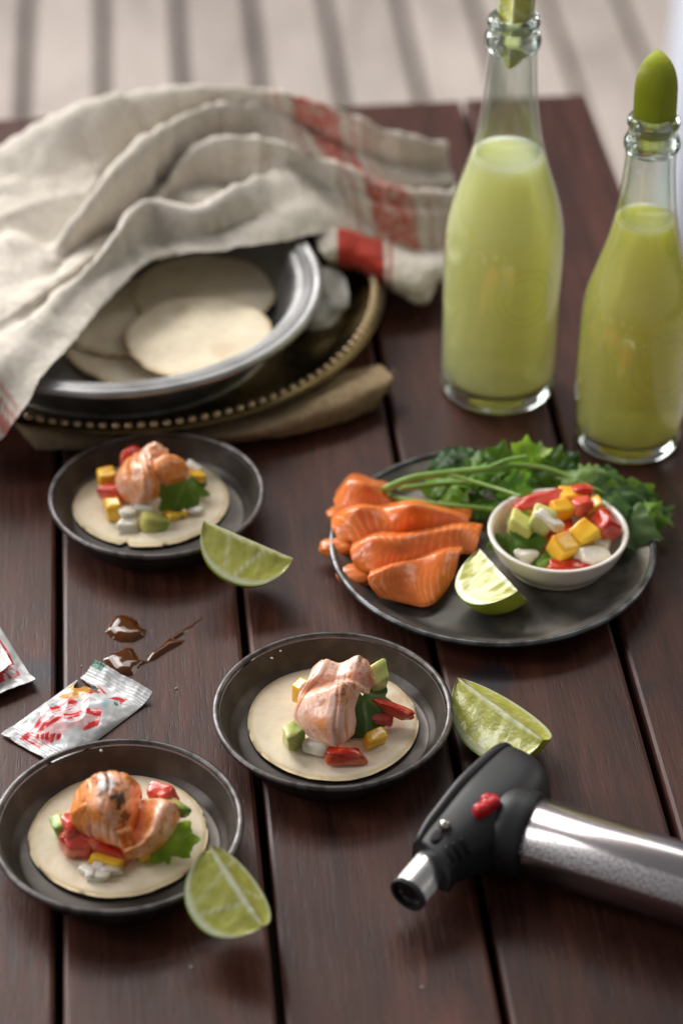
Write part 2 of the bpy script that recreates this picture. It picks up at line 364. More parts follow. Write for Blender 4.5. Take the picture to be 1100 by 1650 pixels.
def paper_mat():
    m = mat('thin_translucent_paper', (.46, .44, .40), .45, bump=(90, .4, .002)); nt = m.node_tree; b = nt.nodes['Principled BSDF']
    t = nd(nt, 'ShaderNodeBsdfTransparent'); mx = nd(nt, 'ShaderNodeMixShader'); mx.inputs[0].default_value = .5
    nt.links.new(t.outputs[0], mx.inputs[1]); nt.links.new(b.outputs[0], mx.inputs[2]); nt.links.new(mx.outputs[0], nt.nodes['Material Output'].inputs[0]); return m
M['paper'] = paper_mat()

# ------------------------------------------------------------------ the setting: deck floor, post
FLOOR_Z = -0.74
o = single('ground', [(-6, -3, FLOOR_Z - .06), (6, -3, FLOOR_Z - .06), (6, 9, FLOOR_Z - .06), (-6, 9, FLOOR_Z - .06)], [(0, 1, 2, 3)], M['soil'], None, None, kind='structure', smooth=False)
def bev_box(x0, x1, y0, y1, z0, z1, b):
    V = []; 
    for z, k in ((z0, 0), (z1 - b, 0), (z1 - b * .3, b * .3), (z1, b)):
        V += [(x0 + k, y0 + k, z), (x1 - k, y0 + k, z), (x1 - k, y1 - k, z), (x0 + k, y1 - k, z)]
    f = [(3, 2, 1, 0), (12, 13, 14, 15)]
    for l in range(3):
        for k in range(4): f.append((l * 4 + k, l * 4 + (k + 1) % 4, l * 4 + 4 + (k + 1) % 4, l * 4 + 4 + k))
    return np.array(V), f
floor_root = bpy.data.objects.new('deck_floor', None); COL.objects.link(floor_root); floor_root.location = (0, 0, FLOOR_Z); floor_root['kind'] = 'structure'
floor_root['label'] = 'pale weathered deck floor of parallel boards'
ang_deck = math.atan((550 - 155) * cp / F_PX)
bv, bf = bev_box(-.0450, .0450, -2.6, 6.5, -.022, 0, .003); bme = make_mesh('board', bv, bf, M['deck'], smooth=False)
d0 = px(41, 80, FLOOR_Z)                              # a dark gap of the photograph
ca, sa = math.cos(ang_deck), math.sin(ang_deck)
off0 = d0[0] * ca + d0[1] * sa
for i in range(-14, 30):
    o = bpy.data.objects.new('board', bme); COL.objects.link(o); o.parent = floor_root
    q = off0 + (i + .5) * .1060
    o.location = (q * ca, q * sa, random.uniform(-.002, .002)); o.rotation_euler = (0, 0, ang_deck)
pb = px(1078, 470, FLOOR_Z)
single('painted_post', *bev_box(pb[0], pb[0] + .16, pb[1], pb[1] + .16, FLOOR_Z, 1.5, .006), M['post'], 'pale blue painted post standing beyond the table behind the shorter bottle', 'post', smooth=False)

# ------------------------------------------------------------------ the table
ang = math.atan((550 - 96) * cp / F_PX)
ct, st = math.cos(ang), math.sin(ang)
def tl(p): return np.array([p[0] * ct + p[1] * st, -p[0] * st + p[1] * ct])      # into table axes
g = [tl(px(95, 1340))[0], tl(px(424, 1340))[0], tl(px(756, 1340))[0], tl(px(1086, 1340))[0]]
edge_r = tl(px(945, 152))[0]; back = tl(px(945, 150))[1]
pitch = (g[3] - g[0]) / 3; gapw = .0034
bounds = [g[0] - 2 * pitch, g[0] - pitch] + g + [edge_r]
table = thing('wooden_table', (0, 0, FLOOR_Z), 'dark oiled hardwood slat table under all the food', 'table')
table.rotation_euler = (0, 0, ang)
front = -1.0
for i in range(len(bounds) - 1):
    x0, x1 = bounds[i] + gapw / 2, bounds[i + 1] - (gapw / 2 if i < len(bounds) - 2 else 0)
    hw = (x1 - x0) / 2
    V, f = bev_box(-hw, hw, front, back + random.uniform(-.0015, .0015), -.024, 0, .0022)
    o = bpy.data.objects.new('plank', make_mesh('plank', V, f, M['table'], smooth=False)); COL.objects.link(o); o.parent = table
    o.location = ((x0 + x1) / 2, 0, -FLOOR_Z + (0 if i == 0 else random.uniform(-.0004, 0)))
for gx in bounds[1:-1]:  # unseen dark strips added below the gaps so they look shaded
    V, f = bev_box(gx - .02, gx + .02, front + .02, back - .03, -.06, -.0245, .002)
    o = bpy.data.objects.new('rail', make_mesh('rail', V, f, M['under'], smooth=False)); COL.objects.link(o); o.parent = table; o.location = (0, 0, -FLOOR_Z)
for lx in (bounds[0] + .04, bounds[-1] - .05):
    for ly in (front + .08, back - .08):
        V, f = bev_box(lx - .025, lx + .025, ly - .025, ly + .025, 0, -FLOOR_Z - .0265, .003)
        o = bpy.data.objects.new('leg', make_mesh('leg', V, f, M['table'], smooth=False)); COL.objects.link(o); o.parent = table

# ------------------------------------------------------------------ dishes
def ring_profile_bowl(r, h, base, rim, roll=.0016):
    """outer foot -> outer wall -> rolled rim -> inner wall -> inner floor"""
    out = smooth_profile([(base * .6, .0006), (base, .0004), (base + .003, .0020), (base + (r - base) * .55, h * .50), (r - .003, h - .0025)], 6)
    rimp = [(r - .0028 + roll + roll * math.cos(a), h - .0018 + roll * math.sin(a)) for a in np.linspace(-1.2, 3.1, 12)]
    inn = smooth_profile([(r - .0032, h - .0022), (base + (r - base) * .62, h * .52), (base + .0035, .0044), (base - .001, .0026), (base * .5, .0022), (.0005, .0022)], 6)
    return out, rimp, inn
def dish(name, c, r, h, base, m_in, m_rim, label, cat, group=None):
    root = thing(name, (c[0], c[1], 0), label, cat, group)
    out, rimp, inn = ring_profile_bowl(r, h, base, r)
    c0 = (c[0], c[1], 0)
    prof = np.vstack([out, inn])
    V, f = lathe(prof, 96, c0); part(root, 'shell', V, f, m_in)
    V, f = lathe(rimp, 96, c0, False, False); part(root, 'rim', V, f, m_rim)
    return root
BH = .0188
cA, rA = fit_circle(79, 426, 692, BH); cB, rB = fit_circle(343, 729, 1016, BH); cC, rC = fit_circle(-13, 392, 1188, BH)
grp = 'dark tin saucers of tacos'
dish('tin_saucer', cA, rA, BH, rA * .76, M['darktin'], M['darkrim'], 'small dark tin saucer just in front of the beaded tray', 'saucer', grp)
dish('tin_saucer', cB, rB, BH, rB * .76, M['darktin'], M['darkrim'], 'small dark tin saucer in the middle, left of the lime wedge above the torch', 'saucer', grp)
dish('tin_saucer', cC, rC, BH, rC * .76, M['darktin'], M['darkrim'], 'small dark tin saucer overlapping the torn sachet, cut off at the photo edge', 'saucer', grp)

# serving plate: shallow, broad flat rim
PH = .013
cP, rP = fit_circle(529, 1057, 719, PH)
plate = thing('serving_plate', (cP[0], cP[1], 0), 'large tarnished metal plate of raw salmon, herbs and salsa', 'plate')
b = rP - .0135
prof = np.vstack([smooth_profile([(b * .6, .0008), (b - .004, .0005), (b + .002, .0035), (rP - .003, PH - .003)], 6), smooth_profile([(rP - .0022, PH - .0012), (b + .004, .0085), (b - .002, .0048), (b - .012, .0040), (b * .4, .0038), (.0005, .0038)], 6)])
V, f = lathe(prof, 128, (cP[0], cP[1], 0)); part(plate, 'shell', V, f, M['pewter'])
rimp = [(rP - .0018 + .0017 * math.cos(a), PH - .0016 + .0015 * math.sin(a)) for a in np.linspace(-1.4, 3.4, 12)]
V, f = lathe(rimp, 128, (cP[0], cP[1], 0), False, False); part(plate, 'rim', V, f, M['pewrim'])
PZ = .0042

# beaded brass tray
TZ, TH = .011, .0215
cT, rT = fit_circle(-190, 620, 273, TH)
tray = thing('brass_tray', (cT[0], cT[1], TZ), 'round aged brass tray with a beaded rim under the pie tin', 'tray')
prof = np.vstack([smooth_profile([(rT * .5, 0), (rT - .03, 0), (rT - .018, .002), (rT - .001, TH - TZ - .001)], 6), smooth_profile([(rT, TH - TZ), (rT - .004, TH - TZ + .0012), (rT - .011, TH - TZ - .002), (rT - .018, .0045), (rT - .028, .0022), (rT * .5, .0022), (.001, .0022)], 6)])
V, f = lathe(prof, 160, (cT[0], cT[1], TZ)); part(tray, 'pan', V, f, M['brass'])
bv_, bf_ = lathe([(.0026 * math.sin(a), .0026 * math.cos(a)) for a in np.linspace(math.pi - .01, .01, 9)], 12, (0, 0, 0), False, False)
bead_me = make_mesh('bead', bv_, bf_, M['bead'])
nb = 128
for k in range(nb):
    a = 2 * math.pi * k / nb
    o = bpy.data.objects.new('bead', bead_me); COL.objects.link(o); o.parent = tray
    o.location = ((rT - .0062) * math.cos(a), (rT - .0062) * math.sin(a), TH - TZ + .0004)

# pie tin
NZ, NH = .0136, .046
cN, rN = fit_circle(-139, 520, 292, NH)
pie = thing('pie_tin', (cN[0], cN[1], NZ), 'dull silver pie tin of plain tortillas under the towel', 'pie tin')
hh = NH - NZ; bb = rN * .74
prof = np.vstack([smooth_profile([(bb * .6, .0002), (bb, 0), (bb + .003, .002), (rN - .016, hh - .004)], 6), smooth_profile([(rN - .013, hh - .0012), (rN - .003, hh - .0022)], 3)])
inn = smooth_profile([(rN - .0088, hh), (rN - .0105, hh - .002), (bb + .002, .004), (bb - .002, .0018), (bb * .5, .0015), (.0005, .0015)], 6)
V, f = lathe(np.vstack([prof, [(rN - .0005, hh - .0035), (rN, hh - .0018), (rN - .0012, hh - .0002)]]), 128, (cN[0], cN[1], NZ), True, False); part(pie, 'shell', V, f, M['tin'])
V, f = lathe(np.vstack([[(rN - .0012, hh - .0002), (rN - .0022, hh + .0006), (rN - .0032, hh + .0004), (rN - .0042, hh - .0006), (rN - .0052, hh - .0006), (rN - .0064, hh + .0004), (rN - .0078, hh + .0006)], inn]), 128, (cN[0], cN[1], NZ), False, True); part(pie, 'inner_wall', V, f, M['tin'])

# ------------------------------------------------------------------ tortillas
def tortilla(c, r, z, seed, label, cat='tortilla', group=None, tilt=(0, 0), wav=.0004, notch=None, th=.0019, pale=1.0):
    R, S = 14, 96; V = []; C = []
    def rad(a): 
        q = r * (1 + .010 * math.sin(2 * a + seed) + .004 * math.sin(5 * a + seed * 2) + .004 * mnoise.noise(Vector((math.cos(a) * 4, math.sin(a) * 4, seed))))
        if notch is not None:
            dd = abs((a - notch + math.pi) % (2 * math.pi) - math.pi)
            q *= 1 - .11 * max(0, 1 - dd / .05)
        return q
    for side in (1, -1):
        for i in range(R + 1):
            fr = i / R; fr = 1 - (1 - fr) ** 1.3
            for k in range(S):
                a = 2 * math.pi * k / S; q = rad(a) * fr
                x, y = q * math.cos(a), q * math.sin(a)
                e = max(0, (fr - .93) / .07); t = th / 2 * math.sqrt(max(0, 1 - e * e))
                zz = wav * mnoise.noise(Vector((x * 45, y * 45, seed))) * 1.6 + tilt[0] * x + tilt[1] * y + .0003 * mnoise.noise(Vector((x * 150, y * 150, seed)))
                V.append((c[0] + x, c[1] + y, z + zz + th / 2 + side * t))
                n1 = mnoise.noise(Vector((x * 90, y * 90, seed + 3))); n2 = fbm((x, y, seed * .01), 260, seed); n3 = mnoise.noise(Vector((x * 40 + 9, y * 40, seed)))
                base = np.array([.87, .755, .565]) * pale + .05 * n1 + .05 * n2
                base = base * (1 - .16 * max(0, mnoise.noise(Vector((x * 330, y * 330, seed)))) * np.array([.6, 1, 1.5]))
                if n3 > .36: base = base * (1 - .42 * min(1, (n3 - .36) * 4) * (.5 + .5 * n2) * np.array([.7, 1, 1.25]))
                if fr > .96: base = base * np.array([.93, .86, .72])
                C.append(np.clip(base, .02, 1))
    f = [q for q in gridfaces(R + 1, S, True)]; n = (R + 1) * S
    f += [tuple(reversed(tuple(i + n for i in q))) for q in gridfaces(R + 1, S, True)]
    for k in range(S): f.append((R * S + k, n + R * S + k, n + R * S + (k + 1) % S, R * S + (k + 1) % S))
    f = [tuple(dict.fromkeys(q)) for q in f]
    return single('tortilla', np.array(V), f, M['tortilla'], label, cat, group, col=C)
FZ = .0030                                            # inner floor of the saucers
def tort_on(uL, uR, vm, z, **k):
    c = px((uL + uR) / 2, vm, z + .002); r = (uR - uL) / 2 / scale_at(c)
    return c, r
tg = 'tortillas under the tacos'
tA, trA = tort_on(116, 367, 803, FZ); tB, trB = tort_on(397, 675, 1160, FZ); tC, trC = tort_on(47, 334, 1342, FZ)
tortilla(tA, trA, FZ, 1.3, 'tortilla with a nicked edge in the saucer by the beaded tray', group=tg, notch=-math.pi / 2 - .25)
tortilla(tB, trB, FZ, 4.1, 'tortilla in the middle saucer beneath pink seared salmon', group=tg)
tortilla(tC, trC, FZ, 8.2, 'tortilla in the saucer overlapping the sachet, beneath charred orange salmon', group=tg)
tp = 'plain tortillas in the pie tin'
FT = NZ + .0022
for uL, uR, vm, z, tilt, sd, lab in (
        (105, 345, 552, FT, (0, 0), 11.0, 'lowest tortilla in the pie tin, nearest the towel hem'),
        (95, 330, 505, FT + .0035, (0, .02), 12.4, 'half hidden tortilla leaving the towel at the far side of the pie tin'),
        (212, 443, 468, FT + .006, (0, .03), 13.7, 'tortilla at the back of the pie tin touching its dark inner wall'),
        (201, 441, 540, FT + .0092, (0, .03), 15.2, 'topmost tortilla in the pie tin, fully showing its round front edge')):
    c = px((uL + uR) / 2, vm, z + .002); tortilla(c, (uR - uL) / 2 / scale_at(c), z, sd, lab, group=tp, tilt=tilt, wav=.0012, pale=1.06)

# ------------------------------------------------------------------ salmon
def salmon_sheet(rows, nu, nv, th, zmin, seed, style, ridge=.00035, nridge=9, warp=0.35):
    G = sheet_points(rows, nu, nv); N = grid_normals(G)
    s = np.linspace(0, 1, nu)[None, :].repeat(nv, 0); t = np.linspace(0, 1, nv)[:, None].repeat(nu, 1)
    nz = np.array([[fbm((s[i, j] * 2, t[i, j] * 2, 0), 2.2, seed) for j in range(nu)] for i in range(nv)])
    fz = np.array([[fbm(G[i, j], 420, seed, 3) for j in range(nu)] for i in range(nv)])
    lw_ = np.array([[mnoise.noise(Vector((s[i, j] * 2.2 + seed, t[i, j] * 1.6, seed))) for j in range(nu)] for i in range(nv)])
    ph = (s + .30 * lw_ + .09 * np.sin(t * 4 + seed)) * nridge
    if style == 'raw': ph = (s + .34 * t - .22 * t * t + .13 * lw_ + .02 * nz) * nridge
    rd = np.abs((ph % 1) - .5) * 2                     # 0 at line centre .. 1
    line = np.clip(1 - rd / (.34 if style == 'raw' else .5), 0, 1)
    line = line * np.clip((.9 if style == 'raw' else .45) + 1.1 * np.roll(lw_, nu // 3, 1), .08, 1)
    edge = np.clip(np.minimum(np.minimum(s, 1 - s), np.minimum(t, 1 - t)) / .08, 0, 1)
    G = G + N * ((-line * ridge + fz * (.00012 if style == 'raw' else .00010)) * edge)[..., None]
    V, f, uv = thick_sheet(G, th, zmin)
    if style == 'raw':
        base = np.array([.83, .195, .028]); pale = np.array([1.0, .60, .36])
        c = base[None, None] * (1 + .12 * nz + .05 * fz)[..., None]
        c = c + (pale - base) * (line * .72 * np.clip(.55 + nz * 1.3, .05, 1))[..., None]
        c = c + (np.array([.66, .13, .02]) - c) * np.clip(-nz * .5, 0, .5)[..., None]
    else:
        pink = np.array([.95, .62, .49]); org = np.array([.91, .31, .065]); char = np.array([.055, .022, .012])
        k = np.clip(.42 + nz * .9 + (style[1] if isinstance(style, tuple) else 0), 0, 1)
        c = pink * (1 - k)[..., None] + org * k[..., None]
        c = c + (np.array([.86, .36, .15]) - c) * (line * .7)[..., None]
        zt = np.clip((G[..., 2] - np.percentile(G[..., 2], 45)) / (np.ptp(G[..., 2]) * .5 + 1e-9), 0, 1)
        sp_ = np.clip((fz + .35 * nz - (style[2] if isinstance(style, tuple) else .30)) * 5, 0, 1) * zt
        fz2 = np.array([[fbm(G[i, j], 1100, seed, 2) for j in range(nu)] for i in range(nv)])
        c = c + (np.array([.30, .11, .04]) - c) * (np.clip((fz2 + .5 * nz - .20) * 4, 0, 1) * .7 * np.clip(zt + .35, 0, 1))[..., None]
        c = c + (np.array([.22, .075, .025]) - c) * (np.clip(sp_ * 1.3, 0, 1) * .85)[..., None]
        if isinstance(style, tuple) and len(style) > 3:
            for (cu, cv, cr) in style[3]:
                q = np.array([proj(p)[:2] for p in G.reshape(-1, 3)]).reshape(nv, nu, 2)
                d = np.linalg.norm((q - np.array([cu, cv])) * np.array([1.15, .8]), axis=2) / cr + fz * .9
                c = c + (char - c) * np.clip((1.25 - d) * 1.6, 0, .95)[..., None]
    c = np.clip(c, .008, .95).reshape(-1, 3)
    return V, f, np.vstack([c, c])

SA1 = [[(200, 748, 1.4), (225, 740, 1.8), (245, 738, 1.8), (264, 748, 1.5)], [(200, 742, 2.6), (222, 728, 3.1), (246, 723, 3.3), (266, 730, 3.0)],
       [(187, 762, 2.4), (212, 748, 3.2), (238, 742, 3.4), (260, 748, 3.0)], [(183, 778, 2.0), (208, 770, 2.8), (235, 764, 3.2), (258, 768, 2.7)],
       [(190, 795, 1.6), (212, 791, 2.2), (236, 788, 2.6), (260, 788, 2.0)], [(200, 808, 1.1), (218, 814, 1.3), (240, 813, 1.4), (258, 803, 1.2)]]
SA2 = [[(244, 752, 2.8), (258, 742, 3.1), (278, 738, 2.9), (298, 746, 2.4)], [(246, 746, 3.3), (262, 734, 3.6), (282, 733, 3.4), (300, 744, 2.9)],
       [(250, 760, 3.1), (268, 752, 3.3), (288, 750, 3.1), (305, 757, 2.5)], [(256, 776, 2.4), (270, 773, 2.6), (288, 769, 2.4), (303, 767, 2.0)], [(262, 786, 1.6), (272, 785, 1.7), (288, 781, 1.6), (300, 777, 1.4)]]
SA3 = [[(225, 738, 2.2), (245, 728, 2.4), (270, 733, 2.2)], [(224, 727, 3.0), (248, 712, 3.7), (273, 725, 3.1)], [(226, 740, 3.2), (250, 731, 3.5), (273, 740, 3.0)]]
SB = [[(498, 1100, 1.5), (518, 1090, 1.9), (545, 1088, 2.0), (575, 1083, 2.0), (600, 1092, 1.7)], [(500, 1078, 2.8), (522, 1062, 3.4), (548, 1068, 3.1), (577, 1056, 3.7), (597, 1068, 3.2)],
      [(492, 1098, 3.0), (515, 1086, 3.4), (545, 1086, 3.2), (575, 1080, 3.5), (604, 1094, 2.9)], [(484, 1118, 2.7), (507, 1106, 2.9), (540, 1100, 3.1), (572, 1098, 3.1), (600, 1112, 2.1)],
      [(475, 1136, 2.3), (499, 1122, 2.9), (530, 1109, 3.6), (560, 1100, 3.9), (587, 1112, 2.9)], [(469, 1154, 1.8), (497, 1148, 2.5), (530, 1140, 3.1), (557, 1136, 3.2), (575, 1140, 2.3)],
      [(478, 1172, 1.5), (503, 1174, 2.0), (532, 1171, 2.5), (558, 1167, 2.4), (577, 1163, 1.6)], [(498, 1190, 1.2), (518, 1199, 1.4), (540, 1206, 1.5), (560, 1197, 1.4), (573, 1184, 1.2)]]
SC = [[(125, 1288, 1.4), (150, 1268, 1.7), (180, 1258, 1.9), (210, 1265, 1.7), (232, 1283, 1.4), (250, 1290, 1.3), (280, 1292, 1.2)],
      [(120, 1275, 2.4), (145, 1252, 3.4), (175, 1242, 3.9), (208, 1249, 3.5), (231, 1272, 2.6), (248, 1284, 2.2), (278, 1287, 2.0)],
      [(113, 1295, 2.4), (140, 1272, 3.5), (172, 1261, 4.2), (206, 1270, 3.8), (229, 1298, 2.2), (250, 1290, 2.8), (283, 1300, 2.2)],
      [(109, 1315, 2.2), (135, 1299, 3.2), (165, 1291, 4.0), (199, 1300, 3.6), (227, 1328, 1.8), (253, 1303, 2.9), (287, 1315, 2.0)],
      [(114, 1331, 1.8), (138, 1325, 2.6), (165, 1320, 3.3), (195, 1326, 3.0), (221, 1352, 1.7), (249, 1324, 2.6), (285, 1328, 1.6)],
      [(127, 1346, 1.4), (150, 1346, 1.8), (172, 1346, 2.3), (196, 1353, 2.2), (217, 1372, 1.6), (244, 1351, 2.0), (272, 1341, 1.4)],
      [(150, 1359, 1.1), (168, 1363, 1.3), (185, 1367, 1.5), (200, 1374, 1.5), (217, 1382, 1.3), (240, 1369, 1.3), (258, 1353, 1.1)]]
SC1 = [r[:5] for r in SC]
SC1 = [[(u, v, z) for u, v, z in r[:4]] + [(r[4][0] - 1, r[4][1], max(1.0, r[4][2] - .5))] for r in SC1]
SC2 = [[(186, 1352, .9), (200, 1338, .9), (208, 1318, .9), (214, 1300, 1.0), (228, 1286, 1.1), (258, 1288, 1.2)], [(198, 1366, 1.9), (219, 1361, 2.2), (238, 1338, 2.7), (248, 1310, 3.0), (262, 1291, 3.0), (284, 1293, 2.5)],
       [(203, 1376, 1.7), (226, 1373, 1.9), (250, 1354, 2.3), (266, 1332, 2.5), (279, 1314, 2.4), (289, 1305, 2.1)], [(208, 1385, 1.2), (232, 1383, 1.2), (258, 1369, 1.3), (277, 1350, 1.4), (287, 1333, 1.5), (292, 1319, 1.5)]]
SC3 = [[(112, 1317, 1.8), (134, 1303, 2.4), (158, 1300, 2.7), (180, 1315, 2.4), (198, 1346, 1.8), (213, 1375, 1.4)], [(110, 1312, 2.5), (134, 1295, 3.25), (160, 1290, 3.6), (183, 1306, 3.4), (201, 1340, 2.7), (215, 1372, 2.0)],
       [(113, 1322, 2.3), (137, 1307, 3.1), (161, 1303, 3.4), (184, 1320, 3.1), (201, 1350, 2.4), (216, 1378, 1.8)], [(120, 1334, 1.9), (142, 1328, 2.4), (164, 1326, 2.6), (184, 1340, 2.3), (200, 1362, 1.8), (215, 1383, 1.5)], [(130, 1350, 1.3), (150, 1350, 1.5), (168, 1351, 1.7), (186, 1360, 1.5), (200, 1374, 1.2), (214, 1387, 1.1)]]
sg = 'seared salmon on the tacos'
def salmon_thing(sheets, c, label, style, seed, th=.0030, zmin=.006):
    root = thing('seared_salmon_slice', (c[0], c[1], zmin), label, 'salmon', sg)
    for i, (rows, nu, nv, nr, *opt) in enumerate(sheets):
        V, f, col = salmon_sheet(rows, nu, nv, th, zmin, seed + i * 3.3, opt[0] if opt else style, ridge=opt[1] if len(opt) > 1 else .0006, nridge=nr)
        part(root, 'fold', V, f, M['seared'], col=col)
salmon_thing([(SA1, 72, 80, 6, ('s', .24, .20), .0012), (SA2, 44, 44, 3, ('s', .6, .5), .0002), (SA3, 40, 34, 4, ('s', 0, .2), .0008)], px(235, 775, .006), 'seared salmon curl on the taco nearest the beaded tray', ('s', .22, .28), 2.2)
salmon_thing([(SB, 96, 120, 5)], px(540, 1130, .006), 'pale pink seared salmon fan on the middle taco', ('s', -.25, .22), 5.1)
salmon_thing([(SC1, 84, 84, 6, ('s', .52, .34, [(172, 1266, 17), (192, 1290, 11), (202, 1318, 10)]), .0009), (SC2, 70, 54, 5, ('s', .22, .4), .0008), (SC3, 80, 54, 4, ('s', .95, .5, [(160, 1294, 9)]), .0003)], px(200, 1320, .006), 'glossy orange salmon fold with black char on the taco below the sachet', ('s', .34, .34, [(172, 1272, 13), (165, 1293, 9), (190, 1305, 8), (196, 1325, 7)]), 9.4, th=.0034)

RAW = [
    ([[(545, 802, 1.0), (570, 790, 1.4), (600, 788, 1.3), (630, 797, 1.0)], [(536, 806, 1.6), (562, 777, 2.7), (595, 783, 2.3), (626, 791, 1.6)], [(540, 818, 1.4), (565, 800, 2.3), (600, 805, 1.9), (640, 808, 1.4)], [(555, 830, .9), (580, 824, 1.2), (610, 826, 1.0), (650, 823, .9)]], (552, 828, .9, 16, 12), 'raw salmon slice at the back, its end under the coriander stems'),
    ([[(545, 832, .9), (580, 820, 1.4), (620, 816, 1.5), (660, 816, 1.7), (700, 819, 1.5), (755, 832, 1.0)], [(531, 838, 1.4), (575, 820, 2.5), (618, 821, 2.4), (662, 815, 2.8), (706, 823, 2.3), (758, 832, 1.4)],
      [(533, 852, 1.6), (575, 841, 2.3), (620, 845, 1.9), (662, 834, 2.3), (708, 837, 1.8), (756, 842, 1.2)], [(545, 864, .9), (585, 867, 1.3), (625, 863, 1.1), (665, 851, 1.1), (710, 853, 1.0), (750, 853, .8)]], None, 'raw salmon slice second from the back, long pointed tip toward the ramekin'),
    ([[(575, 884, 1.0), (610, 867, 1.5), (650, 862, 1.5), (690, 855, 1.5), (735, 853, 1.3), (770, 857, 1.0)], [(562, 886, 1.7), (600, 867, 2.6), (645, 867, 2.3), (690, 858, 2.3), (735, 852, 2.0), (774, 858, 1.3)],
      [(565, 902, 1.6), (605, 891, 2.3), (645, 893, 1.9), (690, 879, 1.8), (735, 867, 1.5), (772, 872, 1.0)], [(575, 915, .9), (610, 917, 1.1), (645, 914, .9), (690, 901, .9), (735, 886, .8), (765, 885, .7)]], (545, 882, .9, 20, 18), 'raw salmon slice third from the back, lying across the front slice'),
    ([[(605, 929, .9), (640, 913, 1.2), (680, 899, 1.3), (715, 888, 1.2), (742, 884, 1.0)], [(591, 930, 1.6), (630, 914, 2.2), (672, 904, 2.0), (712, 892, 1.9), (743, 888, 1.6)], [(598, 948, 1.5), (635, 940, 1.9), (675, 936, 1.4), (712, 926, 1.3), (739, 905, 1.7)], [(612, 966, .8), (650, 973, 1.0), (685, 976, .8), (712, 963, .8), (733, 931, .8)]], (578, 926, .8, 22, 18), 'frontmost raw salmon slice, broad and flat beside the lime wedge'),
]
for i, (rows, nub, lab) in enumerate(RAW):
    und = lambda u, k: .22 * math.sin(u * .055 + i * 1.9 + k) + .12 * math.sin(u * .13 + i * 2.3)
    rows = [[(u, v + (7 if q == 3 and i < 3 else 0), z + und(u, .3 * q) * (1 if q < 3 else .5) + (.28 if q == 3 and i < 3 else 0)) for u, v, z in r] for q, r in enumerate(rows)]
    rows = [[(u + 4, v - 15, 1.15 if i else .8) for u, v, z in rows[1]], [(u + 2, v - 3, z * .86 + .1) for u, v, z in rows[1]]] + rows[1:]
    rows[3] = [(u, v, (za + zb) / 2 + .12) for (u, v, z), (_, _, za), (_, _, zb) in zip(rows[3], rows[2], rows[4])]
    r0 = px(rows[-1][0][0] + 40, rows[-1][0][1], PZ)
    root = thing('raw_salmon_slice', (r0[0], r0[1], PZ), lab, 'salmon', 'raw salmon slices on the plate')
    V, f, col = salmon_sheet(rows, 150, 56, .0022, PZ + .0004, 20 + i * 2.7, 'raw', ridge=.00003, nridge=17, warp=.5)
    part(root, 'fillet', V, f, M['salmon'], col=col)
    if nub:
        u, v, z, a, bq = nub; c = px(u, v, z * .01); s_ = scale_at(c); V = []; C = []
        R, S = 20, 28
        for p in range(R + 1):
            for q in range(S):
                th_ = math.pi * p / R; ph = 2 * math.pi * q / S
                d = np.array([math.cos(th_), math.sin(th_) * math.cos(ph), math.sin(th_) * math.sin(ph)])
                k = 1 + .16 * mnoise.noise(Vector(d * 1.6 + np.array([i * 3, 0, 0]))) + .03 * math.sin(9 * math.atan2(d[2], d[1]) + 3 * d[0])
                P = c + np.array([d[0] * a * 1.6, d[1] * a * 1.15, d[2] * bq * .72]) * k / s_
                P[2] = max(P[2], PZ + .0003); V.append(P); C.append(np.array([.74, .20, .035]) * (1 + .25 * mnoise.noise(Vector(d * 4))))
        part(root, 'rolled_end', V, gridfaces(R + 1, S, True), M['salmon'], col=C)

